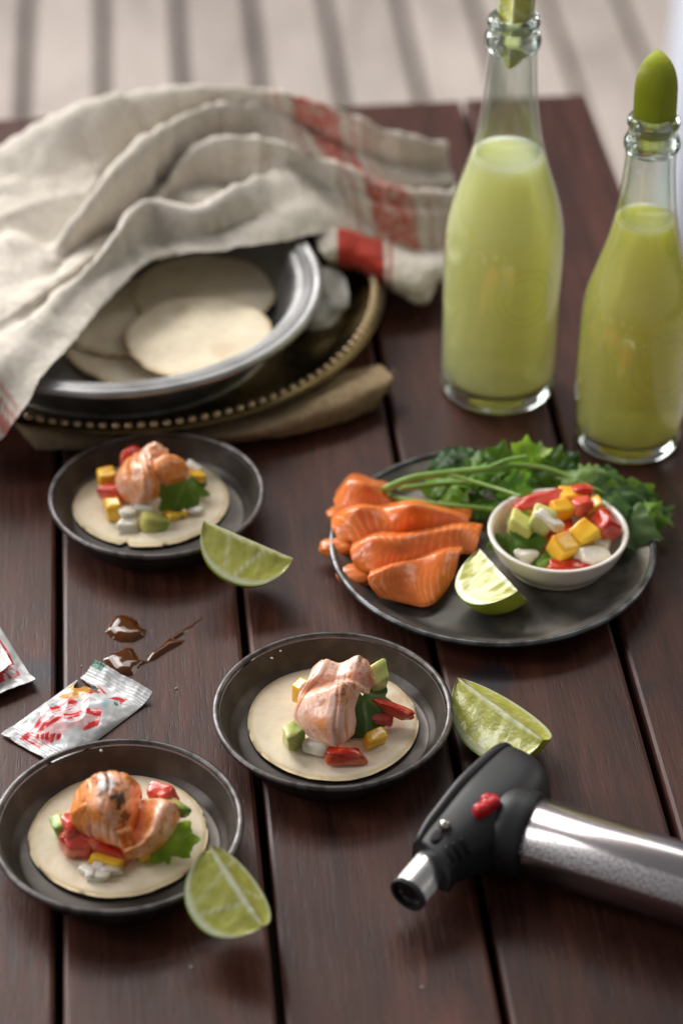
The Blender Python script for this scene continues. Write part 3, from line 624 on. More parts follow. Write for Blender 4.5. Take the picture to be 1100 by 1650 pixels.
# ------------------------------------------------------------------ chopped salsa pieces
def rot_matrix(rx, ry, rz): return np.array(Matrix.Rotation(rz, 3, 'Z') @ Matrix.Rotation(ry, 3, 'Y') @ Matrix.Rotation(rx, 3, 'X'))
def chunk(name, m, c, size, rot, label, cat, group, k=9, n=11, jit=.06, seed=0., grad=None, zmin=None, bend=0.):
    V, f = [], []; idx = {}
    def vid(p):
        key = tuple(np.round(p, 5))
        if key not in idx: idx[key] = len(V); V.append(np.array(p))
        return idx[key]
    L = np.sin(np.linspace(-1, 1, n) * math.pi / 2 * .92); L /= L[-1]
    for ax in range(3):
        for sg_ in (-1, 1):
            for i in range(n - 1):
                for j in range(n - 1):
                    q = []
                    for a, b in ((i, j), (i + 1, j), (i + 1, j + 1), (i, j + 1)):
                        p = [0, 0, 0]; p[ax] = sg_; p[(ax + 1) % 3] = L[a]; p[(ax + 2) % 3] = L[b]; q.append(vid(p))
                    f.append(tuple(q) if sg_ > 0 else tuple(reversed(q)))
    V = np.array(V); ln = (np.abs(V) ** k).sum(1) ** (1 / k); V = V / ln[:, None]
    low = np.array([[mnoise.noise(Vector(p * .9 + np.array([seed, 0, 0]))), mnoise.noise(Vector(p * .9 + np.array([0, seed + 5, 0]))), mnoise.noise(Vector(p * .9 + np.array([0, 0, seed + 9])))] for p in V])
    hi = np.array([mnoise.noise(Vector(p * 3.5 + np.array([seed, 0, 2]))) for p in V])
    P0 = V.copy(); rs = random.Random(seed * 17 + 3); V = V @ (np.eye(3) + np.array([[0, rs.uniform(-.22, .22), rs.uniform(-.15, .15)], [rs.uniform(-.22, .22), 0, rs.uniform(-.15, .15)], [rs.uniform(-.18, .18), rs.uniform(-.18, .18), 0]])).T; V = V * (1 + .14 * P0[:, [2, 0, 1]] * np.array([rs.uniform(-1, 1), rs.uniform(-1, 1), rs.uniform(-1, 1)])); V = V + low * jit * 3 + V * (hi * jit * .6)[:, None]
    V[:, 2] += bend * (V[:, 0] ** 2 - .4)
    col = None
    if grad is not None:
        t = np.clip(P0[:, grad[0]] * .5 + .5 + hi * .28, 0, 1); t = t ** grad[3]
        col = np.array(grad[1])[None] * (1 - t)[:, None] + np.array(grad[2])[None] * t[:, None]
    W = (V * np.array(size) / 2) @ rot_matrix(*rot).T + np.asarray(c)
    if zmin is not None: W[:, 2] = np.maximum(W[:, 2], zmin)
    return single(name, W, f, m, label, cat, group, col=col)
AV = (0, (.62, .56, .16), (.14, .27, .035), 2.2)
AVz = (2, (.62, .56, .16), (.12, .25, .03), 1.6)
def piece(kind, u, v, z, size, rot, where, seed, zmin=None, **k):
    c = px(u, v, z * .01); s = [q * .01 for q in size]; r = [math.radians(a) for a in rot]
    if zmin is None: zmin = .0052
    nm = {'mango': 'mango_cube', 'tomato': 'tomato_piece', 'tomato_pale': 'tomato_piece', 'onion': 'onion_piece', 'avocado': 'avocado_piece'}[kind]
    grad = k.pop('grad', {'avocado': AV, 'tomato': (2, (.80, .22, .11), (.52, .018, .010), .55), 'tomato_pale': (2, (.86, .34, .24), (.66, .07, .04), 1.3), 'mango': (1, (.92, .56, .045), (.84, .38, .012), 1.2), 'onion': (0, (.90, .86, .74), (.74, .68, .52), 1.5)}[kind])
    lead = {'mango': 'yellow mango cube', 'tomato': 'red tomato piece', 'tomato_pale': 'pale red tomato piece', 'onion': 'white onion piece', 'avocado': 'green avocado piece'}[kind]
    kk = dict(k=8, jit=.05); 
    if kind.startswith('tomato'): kk = dict(k=4.5, jit=.09)
    if kind == 'onion': kk = dict(k=5, jit=.07)
    kk.update(k)
    return chunk(nm, M[kind], c, s, r, lead + ' ' + where, nm.split('_')[0], nm.split('_')[0] + ' pieces', seed=seed, grad=grad, zmin=zmin, **kk)
# taco by the tray
piece('tomato', 208, 743, 1.9, (1.1, .9, 1.2), (20, 10, 30), 'sticking up behind the salmon by the tray', 1)
piece('mango', 172, 774, 1.2, (.9, .9, 1.2), (0, 8, 20), 'at the far end of the taco by the tray', 2)
piece('tomato_pale', 180, 794, 1.1, (1.35, .8, .75), (0, 12, -10), 'between two mango cubes on the taco by the tray', 3)
piece('mango', 183, 822, .95, (.85, .8, 1.05), (0, -8, 12), 'nearest the rim on the taco by the tray', 4)
piece('onion', 207, 827, 1.05, (.85, .7, .6), (0, 0, 15), 'just under the salmon edge on the taco by the tray', 5)
piece('onion', 207, 846, .75, (1.1, .7, .5), (0, 0, -8), 'at the front of the taco by the tray', 6)
piece('onion', 232, 820, 1.1, (1.0, .6, .55), (0, 10, 8), 'tucked beneath the salmon lip on the taco by the tray', 7)
piece('avocado', 246, 843, .85, (1.25, .7, .9), (0, 24, 10), 'in front on the taco by the tray', 8, k=4)
piece('mango', 317, 778, 1.1, (.6, .8, 1.3), (0, 6, 30), 'beyond the leaf on the taco by the tray', 9)
piece('onion', 310, 756, 1.3, (.9, .6, .6), (0, 20, -30), 'at the far edge of the taco by the tray', 10)
piece('mango', 282, 828, .7, (1.1, .7, .45), (0, 0, 25), 'lying flat under the leaf of the taco by the tray', 11)
piece('onion', 312, 822, .65, (.9, .6, .35), (0, 0, -15), 'flat beside the leaf of the taco by the tray', 12)
# middle taco
piece('avocado', 474, 1186, 1.05, (1.05, 1.0, 1.1), (0, 0, 28), 'standing at the near corner of the middle taco', 21, grad=(0, (.60, .58, .20), (.16, .33, .05), 1.1))
piece('avocado', 606, 1097, 1.9, (.8, 1.0, 1.6), (10, 14, 20), 'leaning against the salmon back on the middle taco', 22, grad=(0, (.66, .60, .20), (.30, .42, .08), 1.3))
piece('tomato', 634, 1143, 1.35, (1.7, .55, .55), (0, 14, -22), 'long strip on the middle taco', 23, k=6)
piece('tomato_pale', 614, 1156, 1.0, (1.1, .8, .5), (0, 8, -20), 'under the long strip on the middle taco', 24)
piece('tomato', 553, 1217, .85, (1.65, .7, .62), (0, 0, 3), 'at the very front of the middle taco', 25, k=7)
piece('onion', 510, 1203, .9, (1.2, .7, .6), (0, -6, -25), 'peeping out under the middle salmon fan', 26)
piece('mango', 486, 1113, 1.5, (.8, .8, 1.0), (0, 0, 40), 'with a browned edge behind the middle salmon fan', 27)
piece('mango', 604, 1190, .75, (1.0, .7, .5), (0, 0, 30), 'under the leaf of the middle taco', 28)
piece('mango', 540, 1160, 1.0, (1.6, 1.4, .9), (0, 0, 10), 'buried under the middle salmon fan', 29)
# near taco
piece('tomato_pale', 124, 1333, 1.45, (1.3, 1.0, 1.0), (0, 10, 30), 'upper of two beside the charred salmon', 31)
piece('tomato_pale', 124, 1363, 1.05, (1.25, .9, 1.0), (10, 0, 10), 'lower of two beside the charred salmon', 32)
piece('tomato', 172, 1368, 1.05, (2.1, .7, .8), (0, 12, -22), 'long strip under the charred salmon', 33)
piece('tomato_pale', 262, 1282, 1.5, (1.2, .8, .9), (0, -10, -20), 'behind the charred salmon right fold', 34)
piece('avocado', 282, 1300, 1.35, (1.3, .5, .6), (0, 14, -35), 'sliver beside the charred salmon right fold', 35)
piece('avocado', 98, 1335, 1.1, (.6, 1.0, 1.2), (0, -12, 20), 'sliver behind the pale tomato of the charred taco', 36, grad=(0, (.16, .33, .05), (.60, .58, .20), 1.0))
piece('mango', 172, 1386, .75, (1.5, .7, .5), (0, 0, -15), 'under the tomato strip of the charred taco', 37)
piece('mango', 245, 1372, .7, (1.5, .7, .45), (0, 0, 20), 'flat under the leaf of the charred taco', 38)
for q, (u, v, rz) in enumerate(((142, 1404, -35), (160, 1396, 60), (178, 1403, 5), (158, 1412, -20))):
    piece('onion', u, v, .68, (.95, .5, .4), (0, 0, rz), ('leftmost', 'topmost', 'rightmost', 'lowest')[q] + ' of the four at the front of the charred taco', 40 + q)

# ------------------------------------------------------------------ ramekin and its salsa
RZ = PZ + .0004; RH = RZ + .0190
cR, rR = fit_circle(784, 1014, 785, RH)
ram = thing('ramekin', (cR[0], cR[1], RZ), 'small cream ceramic ramekin of mango salsa on the large plate', 'ramekin')
hr = RH - RZ
prof = np.vstack([smooth_profile([(rR * .5, .0006), (rR * .70, 0), (rR * .74, .002), (rR * .90, hr * .5), (rR - .0006, hr - .0015), (rR - .0012, hr), (rR - .0028, hr - .0004)], 6), smooth_profile([(rR - .0036, hr - .003), (rR * .84, hr * .5), (rR * .68, .0045), (rR * .3, .0034), (.0004, .0034)], 6)])
V, f = lathe(prof, 96, (cR[0], cR[1], RZ)); part(ram, 'bowl', V, f, M['ceramic'])
rz0 = RZ + .004
sal = [
 ('tomato_pale', 872, 812, 3.0, (2.6, 1.0, .9), (0, -8, 12), 'large wedge at the back of the ramekin', dict(k=4)),
 ('tomato', 938, 792, 3.3, (1.0, .8, .7), (0, 10, 20), 'top back chip in the ramekin', {}),
 ('mango', 921, 801, 3.0, (1.5, 1.0, .8), (0, 0, 12), 'at the back of the ramekin', {}),
 ('tomato_pale', 935, 815, 3.3, (.95, .9, 1.0), (10, 8, 40), 'on top of the mango in the ramekin', {}),
 ('mango', 903, 822, 3.1, (.9, .9, .9), (10, 0, 30), 'half hidden in the middle of the ramekin', {}),
 ('mango', 907, 884, 2.5, (1.15, 1.1, 1.15), (22, 8, 34), 'frontmost in the ramekin', dict(k=12, jit=.03)),
 ('mango', 941, 862, 2.8, (1.25, 1.1, 1.0), (8, -14, 28), 'right behind the frontmost cube in the ramekin', dict(k=12, jit=.03)),
 ('avocado', 838, 848, 2.7, (1.3, 1.1, 1.1), (0, 20, -30), 'yellowish corner at the ramekin side', dict(grad=(0, (.68, .60, .17), (.50, .52, .12), 1))),
 ('avocado', 868, 846, 2.9, (1.1, 1.0, 1.5), (0, 20, -20), 'green block in the middle of the ramekin', dict(grad=(2, (.13, .27, .03), (.62, .57, .2), 1))),
 ('onion', 884, 838, 3.35, (1.5, .7, .5), (0, 22, -30), 'resting on the avocado in the ramekin', {}),
 ('tomato', 972, 848, 2.7, (1.1, 1.6, 1.5), (10, 24, 10), 'deep red at the inner side of the ramekin', dict(k=4)),
 ('onion', 955, 898, 2.2, (1.5, 1.0, .9), (0, 8, 30), 'large, low at the front of the ramekin', {}),
 ('onion', 968, 878, 2.2, (.9, .8, .7), (0, 8, -20), 'against the ramekin wall under the deep red tomato', {}),
 ('tomato', 912, 915, 1.9, (2.0, .8, .7), (0, 0, 5), 'dark strip low at the ramekin front', {}),
 ('onion', 848, 896, 1.9, (1.0, .8, .7), (0, 0, 20), 'low beside the dark leaf in the ramekin', {}),
 ('tomato_pale', 890, 860, 1.9, (2.6, 2.4, 1.4), (0, 0, 5), 'buried in the middle of the ramekin', {}),
 ('mango', 852, 826, 2.6, (1.0, .9, .9), (0, 0, 10), 'orange chip below the large tomato wedge in the ramekin', {}),
 ('mango', 955, 826, 2.7, (.7, .9, 1.4), (0, 0, 10), 'upright beside the deep red tomato in the ramekin', {}),
 ('avocado', 925, 890, 1.7, (2.2, 1.8, .9), (0, 0, 40), 'buried at the bottom of the ramekin', {}),
]
for i, (kd, u, v, z, sz, rt, wh, kw) in enumerate(sal): piece(kd, u, v, z - .55, sz, rt, wh, 60 + i, zmin=rz0, **kw)

# ------------------------------------------------------------------ coriander
def leaf_geom(R, seed, curl=.5, lobes=3):
    S, K = 72, 7; V = [(0, 0, 0)]; C = []
    for i in range(1, K + 1):
        for k in range(S + 1):
            a = (-1 + 2 * k / S) * math.radians(152)
            lob = .62 + .38 * abs(math.cos(1.5 * a)) ** .7
            teeth = 1 + .11 * math.cos(a * 10 + seed) + .05 * math.cos(a * 19 + seed * 2)
            env = .72 + .28 * math.cos(a * .8)
            fr = i / K; r = R * (lob * fr ** .3 if fr < 1 else lob) * env * (1 + (teeth - 1) * fr ** 2) * fr
            x, y = r * math.cos(a), r * math.sin(a)
            V.append((x, y, 0))
    V = np.array(V)
    x, y = V[:, 0] / R, V[:, 1] / R
    nz = np.array([mnoise.noise(Vector((p * 2.2, q * 2.2, seed))) for p, q in zip(x, y)])
    an = np.arctan2(y, x); rr = np.hypot(x, y)
    V[:, 2] = R * (curl * (-.45 * y ** 2 - .38 * x ** 2) + .34 * nz * rr + .09 * np.cos(an * 6) * rr ** 2)
    vein = np.clip(1 - np.abs(((an / math.radians(50)) + .5) % 1 - .5) * 50 / 3.5 * rr * 1.0, 0, 1) * np.clip(rr * 4, 0, 1)
    f = [(0, 1 + k, 2 + k) for k in range(S)]
    for i in range(K - 1):
        for k in range(S): b0 = 1 + i * (S + 1) + k; f.append((b0, b0 + S + 1, b0 + S + 2, b0 + 1))
    return V, f, nz, vein
def leaf_col(nz, vein, tone):
    c = np.array(tone)[None] * (1 + .35 * nz)[:, None]; c = c + (np.array([.20, .30, .10]) - c) * (vein * .35)[:, None]
    return np.clip(c, .004, 1)
def place(V, c, d, n):
    d = np.array(d, float); d /= np.linalg.norm(d); n = np.array(n, float); n -= d * (n @ d); n /= np.linalg.norm(n); s = np.cross(n, d)
    return V @ np.stack([d, s, n]) + np.asarray(c)
def two_sided(V, f, th=.00025):
    n = len(V); W = np.vstack([V, V - np.array([0, 0, th])]); return W, f + [tuple(reversed([i + n for i in q])) for q in f]
def leaf_part(root, u, v, z, size, d, n, tone, seed, curl=.5, zmin=None, name='leaf'):
    V, f, nz, ve = leaf_geom(size * .01, seed, curl); W = place(V, px(u, v, z * .01), d, n)
    if zmin: W[:, 2] = np.maximum(W[:, 2], zmin)
    return part(root, name, W, f, M['leaf'], col=leaf_col(nz, ve, tone))
DK, MD, LT = (.080, .175, .013), (.15, .29, .022), (.27, .39, .13)
cor = thing('coriander_bunch', px(800, 780, PZ), 'bunch of fresh coriander along the back of the large plate', 'herb')
stems = [([(618, 790, 1.5), (660, 772, 1.8), (715, 763, 2.0), (780, 756, 2.2), (840, 750, 2.3), (890, 757, 2.2), (930, 775, 2.0), (975, 795, 1.9)], [.0022, .0021, .0018, .0014, .0010, .0007]),
         ([(618, 798, 1.0), (655, 806, 1.2), (700, 812, 1.2), (770, 818, 1.1), (800, 822, 1.0)], [.0018, .0015, .0012, .0010]),
         ([(640, 788, 1.0), (710, 780, 1.2), (790, 776, 1.4), (850, 772, 1.4), (905, 772, 1.5), (950, 780, 1.6)], [.0016, .0014, .0011, .0009]),
         ([(780, 757, 2.2), (815, 742, 2.6), (850, 735, 2.9)], [.0012, .0009]),
         ([(720, 764, 2.0), (760, 775, 2.0), (810, 790, 2.2), (840, 800, 2.4)], [.0011, .0008])]
for pth, rad in stems:
    pth = [(u, v, z + .5) for u, v, z in pth]
    V, f = tube([px(u, v, z * .01) for u, v, z in pth], rad, 10, 30); part(cor, 'stem', V, f, M['stem'])
leaves = [(718, 772, 1.6, 2.0, (.5, -.9, .1), (-.2, -.35, 1), MD, .6), (722, 775, 1.5, 1.7, (-.1, -1, 0), (-.3, -.6, 1), MD, .7),
          (765, 768, 1.9, 1.5, (.3, .6, .5), (0, -.7, 1), DK, .8), (785, 765, 2.1, 1.7, (.6, -.5, .1), (.1, -.5, 1), DK, .6), (775, 748, 2.1, 1.8, (-.9, .3, .0), (0, -.4, 1), DK, .6),
          (745, 748, 2.0, 1.6, (-.3, .6, .2), (0, -.6, 1), (.03, .085, .02), .7), (805, 752, 2.2, 1.5, (.2, .7, .4), (.2, -.8, .8), DK, .5),
          (848, 748, 2.5, 1.45, (-.1, .5, .9), (.1, -1, .5), MD, .4), (862, 745, 2.4, 1.1, (.5, .3, .7), (.1, -1, .4), LT, .4),
          (884, 752, 2.2, 1.3, (.5, .4, .5), (-.1, -.8, .8), DK, .4), (905, 755, 2.0, 1.2, (.6, .3, .5), (.0, -.8, .8), (.03, .08, .015), .4),
          (826, 795, 2.0, 1.35, (.35, .2, .8), (-.3, -1, .4), (.07, .19, .02), .3), (806, 808, 1.5, 1.3, (.1, -.6, .1), (0, -.5, 1), DK, .6),
          (850, 768, 2.0, 1.5, (.7, -.1, .2), (0, -.6, 1), DK, .5), (880, 772, 1.8, 1.3, (.3, .3, .3), (0, -.7, 1), MD, .5),
          (940, 780, 2.4, 1.7, (.55, .5, .25), (-.1, -.7, 1), LT, .7), (962, 788, 2.3, 1.8, (.8, .1, .1), (-.1, -.5, 1), (.10, .18, .06), .7), (985, 795, 2.2, 1.9, (.8, -.3, .1), (.1, -.4, 1), (.06, .13, .035), .7),
          (1002, 800, 2.0, 2.1, (.9, .2, .0), (.2, -.4, 1), MD, .6), (1025, 812, 1.8, 1.9, (.8, -.1, -.1), (.2, -.4, 1), (.035, .10, .012), .6), (1010, 825, 1.7, 1.9, (.5, -.8, -.1), (.2, -.5, 1), LT, .8),
          (1000, 838, 1.7, 2.0, (.1, -1, -.1), (.0, -.6, 1), (.15, .24, .09), .8), (1018, 846, 1.5, 1.5, (.7, -.6, -.1), (.2, -.5, 1), LT, .7), (1045, 822, 1.5, 1.4, (.8, -.5, -.1), (.2, -.4, 1), MD, .6),
          (760, 812, 1.2, 1.3, (.6, -.4, 0), (0, -.3, 1), DK, .5), (968, 772, 2.0, 1.3, (.5, .7, .2), (0, -.6, 1), (.04, .10, .02), .5)]
for i, (u, v, z, s, d, n, tone, curl) in enumerate(leaves): 
    leaf_part(cor, u, v, z, s * .92, d, n, tone, i * 1.9 + .3, curl, zmin=.006)
    for j in range(1 if u < 900 and i % 2 else (0 if u < 900 else 1)):
        dd = np.array(d) + rng.normal(0, .45, 3); n2 = np.array(n) + rng.normal(0, .3, 3)
        leaf_part(cor, u + rng.normal(0, 11), v + rng.normal(0, 7), z + .15 + .2 * j, s * rng.uniform(.55, .8), dd, n2, tuple(np.array(tone) * rng.uniform(.9, 1.5)), i * 3.1 + j + .7, curl + .3, zmin=.006)
def leaf_thing(u, v, z, s, d, n, tone, seed, label, curl=.6, zmin=.0058):
    V, f, nz, ve = leaf_geom(s * .01, seed, curl); W = place(V, px(u, v, z * .01), d, n); W[:, 2] = np.maximum(W[:, 2], zmin)
    single('coriander_leaf', W, f, M['leaf'], label, 'herb', 'single coriander leaves on the tacos and salsa', col=leaf_col(nz, ve, tone))
leaf_thing(298, 775, 1.8, 1.9, (-.25, -.9, -.35), (.35, -.7, .8), DK, 3.1, 'dark green coriander leaf on the taco by the tray')
leaf_thing(584, 1122, 1.9, 2.0, (.15, -1, -.45), (.35, -.7, .8), (.030, .080, .022), 4.4, 'green coriander leaf hanging from the middle salmon fan', curl=.8)
leaf_thing(262, 1352, 1.35, 1.45, (.85, -.1, .05), (.1, -.75, .9), MD, 6.0, 'coriander leaf beneath the right fold of the charred salmon')
leaf_thing(822, 862, 2.0, 1.8, (.6, -.7, -.15), (-.3, -.8, .8), DK, 7.7, 'dark coriander leaf over the avocado at the ramekin side', zmin=rz0)
leaf_thing(872, 895, 1.5, .9, (.2, -.7, .1), (0, -.8, .8), MD, 9.1, 'small coriander scrap at the ramekin front beside the frontmost mango', zmin=rz0)

# ------------------------------------------------------------------ limes
def lime_geom(a, b, al, seed, nx=44, nf=26, nr=16, blunt=2.2):
    """wedge with the core along x at the origin, rind hanging below (-z)"""
    def rad(x):
        t = np.clip(abs(x) / a, 0, 1); return b * (1 - t ** blunt) ** .52
    xs = -a * np.cos(np.linspace(0.02, math.pi - .02, nx)); V = []; 
    for x in xs:
        for k in range(nf):
            q = -al + 2 * al * k / (nf - 1); r = rad(x) * (1 + .012 * mnoise.noise(Vector((x * 120, q * 2, seed))))
            V.append((x, r * math.sin(q), -r * math.cos(q)))
    rind = (np.array(V), [tuple(reversed(q)) for q in gridfaces(nx, nf)])
    V = []; C = []; F_ = []
    for side in (-1, 1):
        base = len(V)
        for x in xs:
            R = rad(x)
            for k in range(nr):
                fr = k / (nr - 1); r = R * fr * .997
                flesh = 1 if (.05 < fr < .86) else 0
                nz = mnoise.noise(Vector((x * 300, r * 120, seed + side)))
                sag = (.0009 * math.sin(math.pi * min(fr / .88, 1)) + .0004 * nz) * (1 if fr < .88 else 0)
                q = al * side
                n = np.array([0, math.cos(q) * side, math.sin(q) * side])     # outward normal of the cut
                p = np.array([x, r * math.sin(q), -r * math.cos(q)]) - n * sag
                V.append(p)
                edge = np.clip((fr - .84) / .05, 0, 1); rindc = np.clip((fr - .955) / .02, 0, 1)
                mem = max(math.exp(-((x / a - .18 - .5 * (fr - .5) * side) / .035) ** 2), .8 * math.exp(-((x / a + .42 + .25 * fr * side) / .03) ** 2)) * (.75 if seed % 2 > 1 else .40)
                core = max(np.clip((.10 + .03 * nz - fr) / .05, 0, 1), mem)
                st = .5 + .5 * mnoise.noise(Vector((x * 500 + fr * 2, fr * 6, seed * 3)))
                c = np.array([.40, .40, .03]) * (1 - st) + np.array([.66, .65, .20]) * st
                c = c + (np.array([.80, .82, .60]) - c) * max(edge, core); c = c + (np.array([.34, .46, .03]) - c) * rindc
                C.append(c)
        g_ = gridfaces(nx, nr)
        F_ += [tuple(i + base for i in (q if side < 0 else reversed(q))) for q in g_]
    return rind, (np.array(V), F_, np.array(C))
def lime(e0, e1, zc, b, al, roll, seed, label, pitch_m=None, mtx=None, group='lime wedges', a=None, blunt=2.2):
    if mtx is None:
        z0_, z1_ = zc if isinstance(zc, tuple) else (zc, zc)
        p0, p1 = px(*e0, z0_), px(*e1, z1_); d = p1 - p0; a = np.linalg.norm(d) / 2; c = (p0 + p1) / 2
        X = d / np.linalg.norm(d); Y = np.cross(np.array([0, 0, 1.0]), X); Y /= np.linalg.norm(Y); Z = np.cross(X, Y)
        R = np.stack([X, Y, Z], 1) @ np.array(Matrix.Rotation(math.radians(roll), 3, 'X'))
    else: R, c = mtx
    c = np.array(c, float)
    (rv, rf), (fv, ff, fc) = lime_geom(a, b, al, seed, blunt=blunt)
    rv = rv @ R.T; fv = fv @ R.T
    for bc, br in ((cA, rA), (cB, rB), (cC, rC)):
        for _ in range(40):
            if mtx is not None: break
            W = np.vstack([rv, fv]) + c; hit = (W[:, 2] < BH + .0015) & (np.hypot(W[:, 0] - bc[0], W[:, 1] - bc[1]) < br - (BH - np.clip(W[:, 2], 0, BH)) * .6 + .0008)
            if not hit.any(): break
            d_ = (c - bc)[:2]; c[:2] += d_ / np.linalg.norm(d_) * .0008
    rv = rv + c; fv = fv + c
    root = thing('lime_wedge', (c[0], c[1], min(rv[:, 2].min(), fv[:, 2].min())), label, 'lime', group)
    part(root, 'rind', rv, rf, M['rind']); part(root, 'flesh', fv, ff, M['lime'], col=fc)
    return root
A45 = math.radians(47)
lime((329, 838), (472, 900), (.0400, .0245), .0235, A45, -10, 1.2, 'lime wedge leaning at the front of the saucer by the tray')
lime((737, 1092), (874, 1192), .0235, .0235, A45, 8, 2.6, 'lime wedge on the bare table between middle saucer and torch')
lime((338, 1362), (424, 1492), (.0420, .0245), .0235, A45, -4, 3.3, 'lime wedge in front of the charred salmon taco, nearest the camera')
lime((772, 884), (834, 952), .0230 + PZ, .0230, math.radians(50), -16, 5.7, 'lime wedge on the large plate beside the raw salmon')

# ------------------------------------------------------------------ bottles
def bottle(base_px, prof_px, lip_px, liquid_v, juice, label, lab_neck, seed, rings, base_r):
    base = px(*base_px, 0)
    root = thing('glass_bottle', base, label, 'bottle', 'bottles of limeade')
    P = []
    for v, hw in prof_px:
        z = z_on_axis(base, v); s = scale_at((base[0], base[1], z)); P.append((hw / s, z))
    zb = .0135
    r1 = P[0][0]
    body = [(r1 * .90, .0006), (r1 * .975, .0022), (r1, .007)] + P
    prof = smooth_profile(body, 6)
    V, f = lathe(prof, 96, (base[0], base[1], 0), False, False); part(root, 'glass_wall', V, f, M['glass'])
    # thick foot of solid glass
    foot = smooth_profile([(r1 * .2, .0030), (r1 * .55, .0022), (r1 * .86, .0002), (r1 * .955, .0022), (r1 * .985, .0065), (r1 * .972, .0105), (r1 * .90, .0092), (r1 * .6, .0098), (r1 * .2, .0122)], 5)
    V, f = lathe(foot, 96, (base[0], base[1], 0)); part(root, 'thick_foot', V, f, M['solidglass'])
    # lip rings of solid glass
    for (v0, v1, hw) in lip_px:
        z0, z1 = z_on_axis(base, v1), z_on_axis(base, v0); s = scale_at((base[0], base[1], (z0 + z1) / 2)); R = hw / s; hh_ = (z1 - z0) / 2; zm = (z0 + z1) / 2
        ri = P[-1][0] - .0028
        pr = [(ri, zm - hh_)] + [(R - hh_ * .8 + hh_ * .8 * math.cos(t), zm + hh_ * math.sin(t)) for t in np.linspace(-1.5, 1.5, 10)] + [(ri, zm + hh_), (ri, zm - hh_)]
        V, f = lathe(pr, 72, (base[0], base[1], 0), False, False); part(root, 'lip_ring', V, f, M['solidglass'])
    # drink
    zl = z_on_axis(base, liquid_v)
    lp = [(max(r - .0009, .002), z) for r, z in prof if .011 < z < zl]
    rl = np.interp(zl, [q[1] for q in prof], [q[0] for q in prof]) - .0009
    lp = [(lp[0][0] * .55, .0112), (lp[0][0] * .93, .0112)] + lp + [(rl, zl), (rl - .0008, zl - .0008)]
    V, f = lathe(lp, 96, (base[0], base[1], 0)); part(root, 'limeade', V, f, juice)
    ip = [(r - .0028, z) for r, z in prof if z > zl + .0005]
    V, f = lathe(ip, 72, (base[0], base[1], 0), False, False); part(root, 'inner_wall', V, f, M['glass'])
    # moulded emblem rings in the glass
    for (ang_, zc, rr) in rings:
        rb = np.interp(zc, [q[1] for q in prof], [q[0] for q in prof]); pts = []
        for t in np.linspace(0, 2 * math.pi, 61):
            aa = ang_ + rr * math.cos(t) / rb; pts.append((base[0] + rb * math.sin(aa), base[1] - rb * math.cos(aa), zc + rr * math.sin(t)))
        V, f = tube(pts, .00022, 6); part(root, 'embossed_ring', V, f, M['glass'])
    return base, P
b1, P1 = bottle((801, 622), [(600, 93), (560, 94), (500, 95.5), (440, 97), (395, 97.5), (360, 95), (320, 86), (270, 69), (230, 57), (190, 49), (150, 44), (110, 41.5), (85, 40.5), (30, 39)], [(24, 43, 43), (46, 80, 46)], 246,
                M['juice'], 'tall clear bottle of pale cloudy limeade standing behind the large plate', '', 1, [(.35, .075, .017), (.35, .075, .0125)], 92)
b2, P2 = bottle((1010, 704), [(680, 87), (640, 89), (590, 91), (540, 91), (500, 90), (470, 86), (440, 77), (410, 67), (380, 58), (340, 49), (300, 44), (260, 41), (240, 41), (192, 39)], [(185, 205, 43), (214, 244, 46)], 350,
                M['juice2'], 'shorter clear bottle of deep yellow limeade cut off at the photo edge', '', 2, [(.55, .062, .021), (.55, .062, .015)], 87)
# wedges stuck in the necks: long axis up, rind facing the table front
def neck_lime(base, v_top, v_bot, hw, face, tilt, seed, label, al=math.radians(38)):
    zt, zb = z_on_axis(base, v_top), z_on_axis(base, v_bot); a = (zt - zb) / 2; zc = (zt + zb) / 2; s = scale_at((base[0], base[1], zc)); bq = hw / s
    X = np.array([math.sin(tilt), 0, math.cos(tilt)]); down = np.array([math.sin(face), -math.cos(face), 0]); down -= X * (down @ X); down /= np.linalg.norm(down)
    Z = -down; Y = np.cross(Z, X); R = np.stack([X, Y, Z], 1)
    c = np.array([base[0], base[1], zc]) - down * bq * .55
    return lime(None, None, None, bq, al, 0, seed, label, mtx=(R, c), a=a, blunt=4.0, group='lime wedges in the bottle necks')
neck_lime(b1, -40, 100, 50, math.radians(168), .02, 7.9, 'lime wedge in the tall bottle neck, pulp toward the camera')
neck_lime(b2, 90, 236, 52, math.radians(-6), -.03, 6.6, 'lime wedge in the shorter bottle neck, green rind toward the camera', al=math.radians(42))

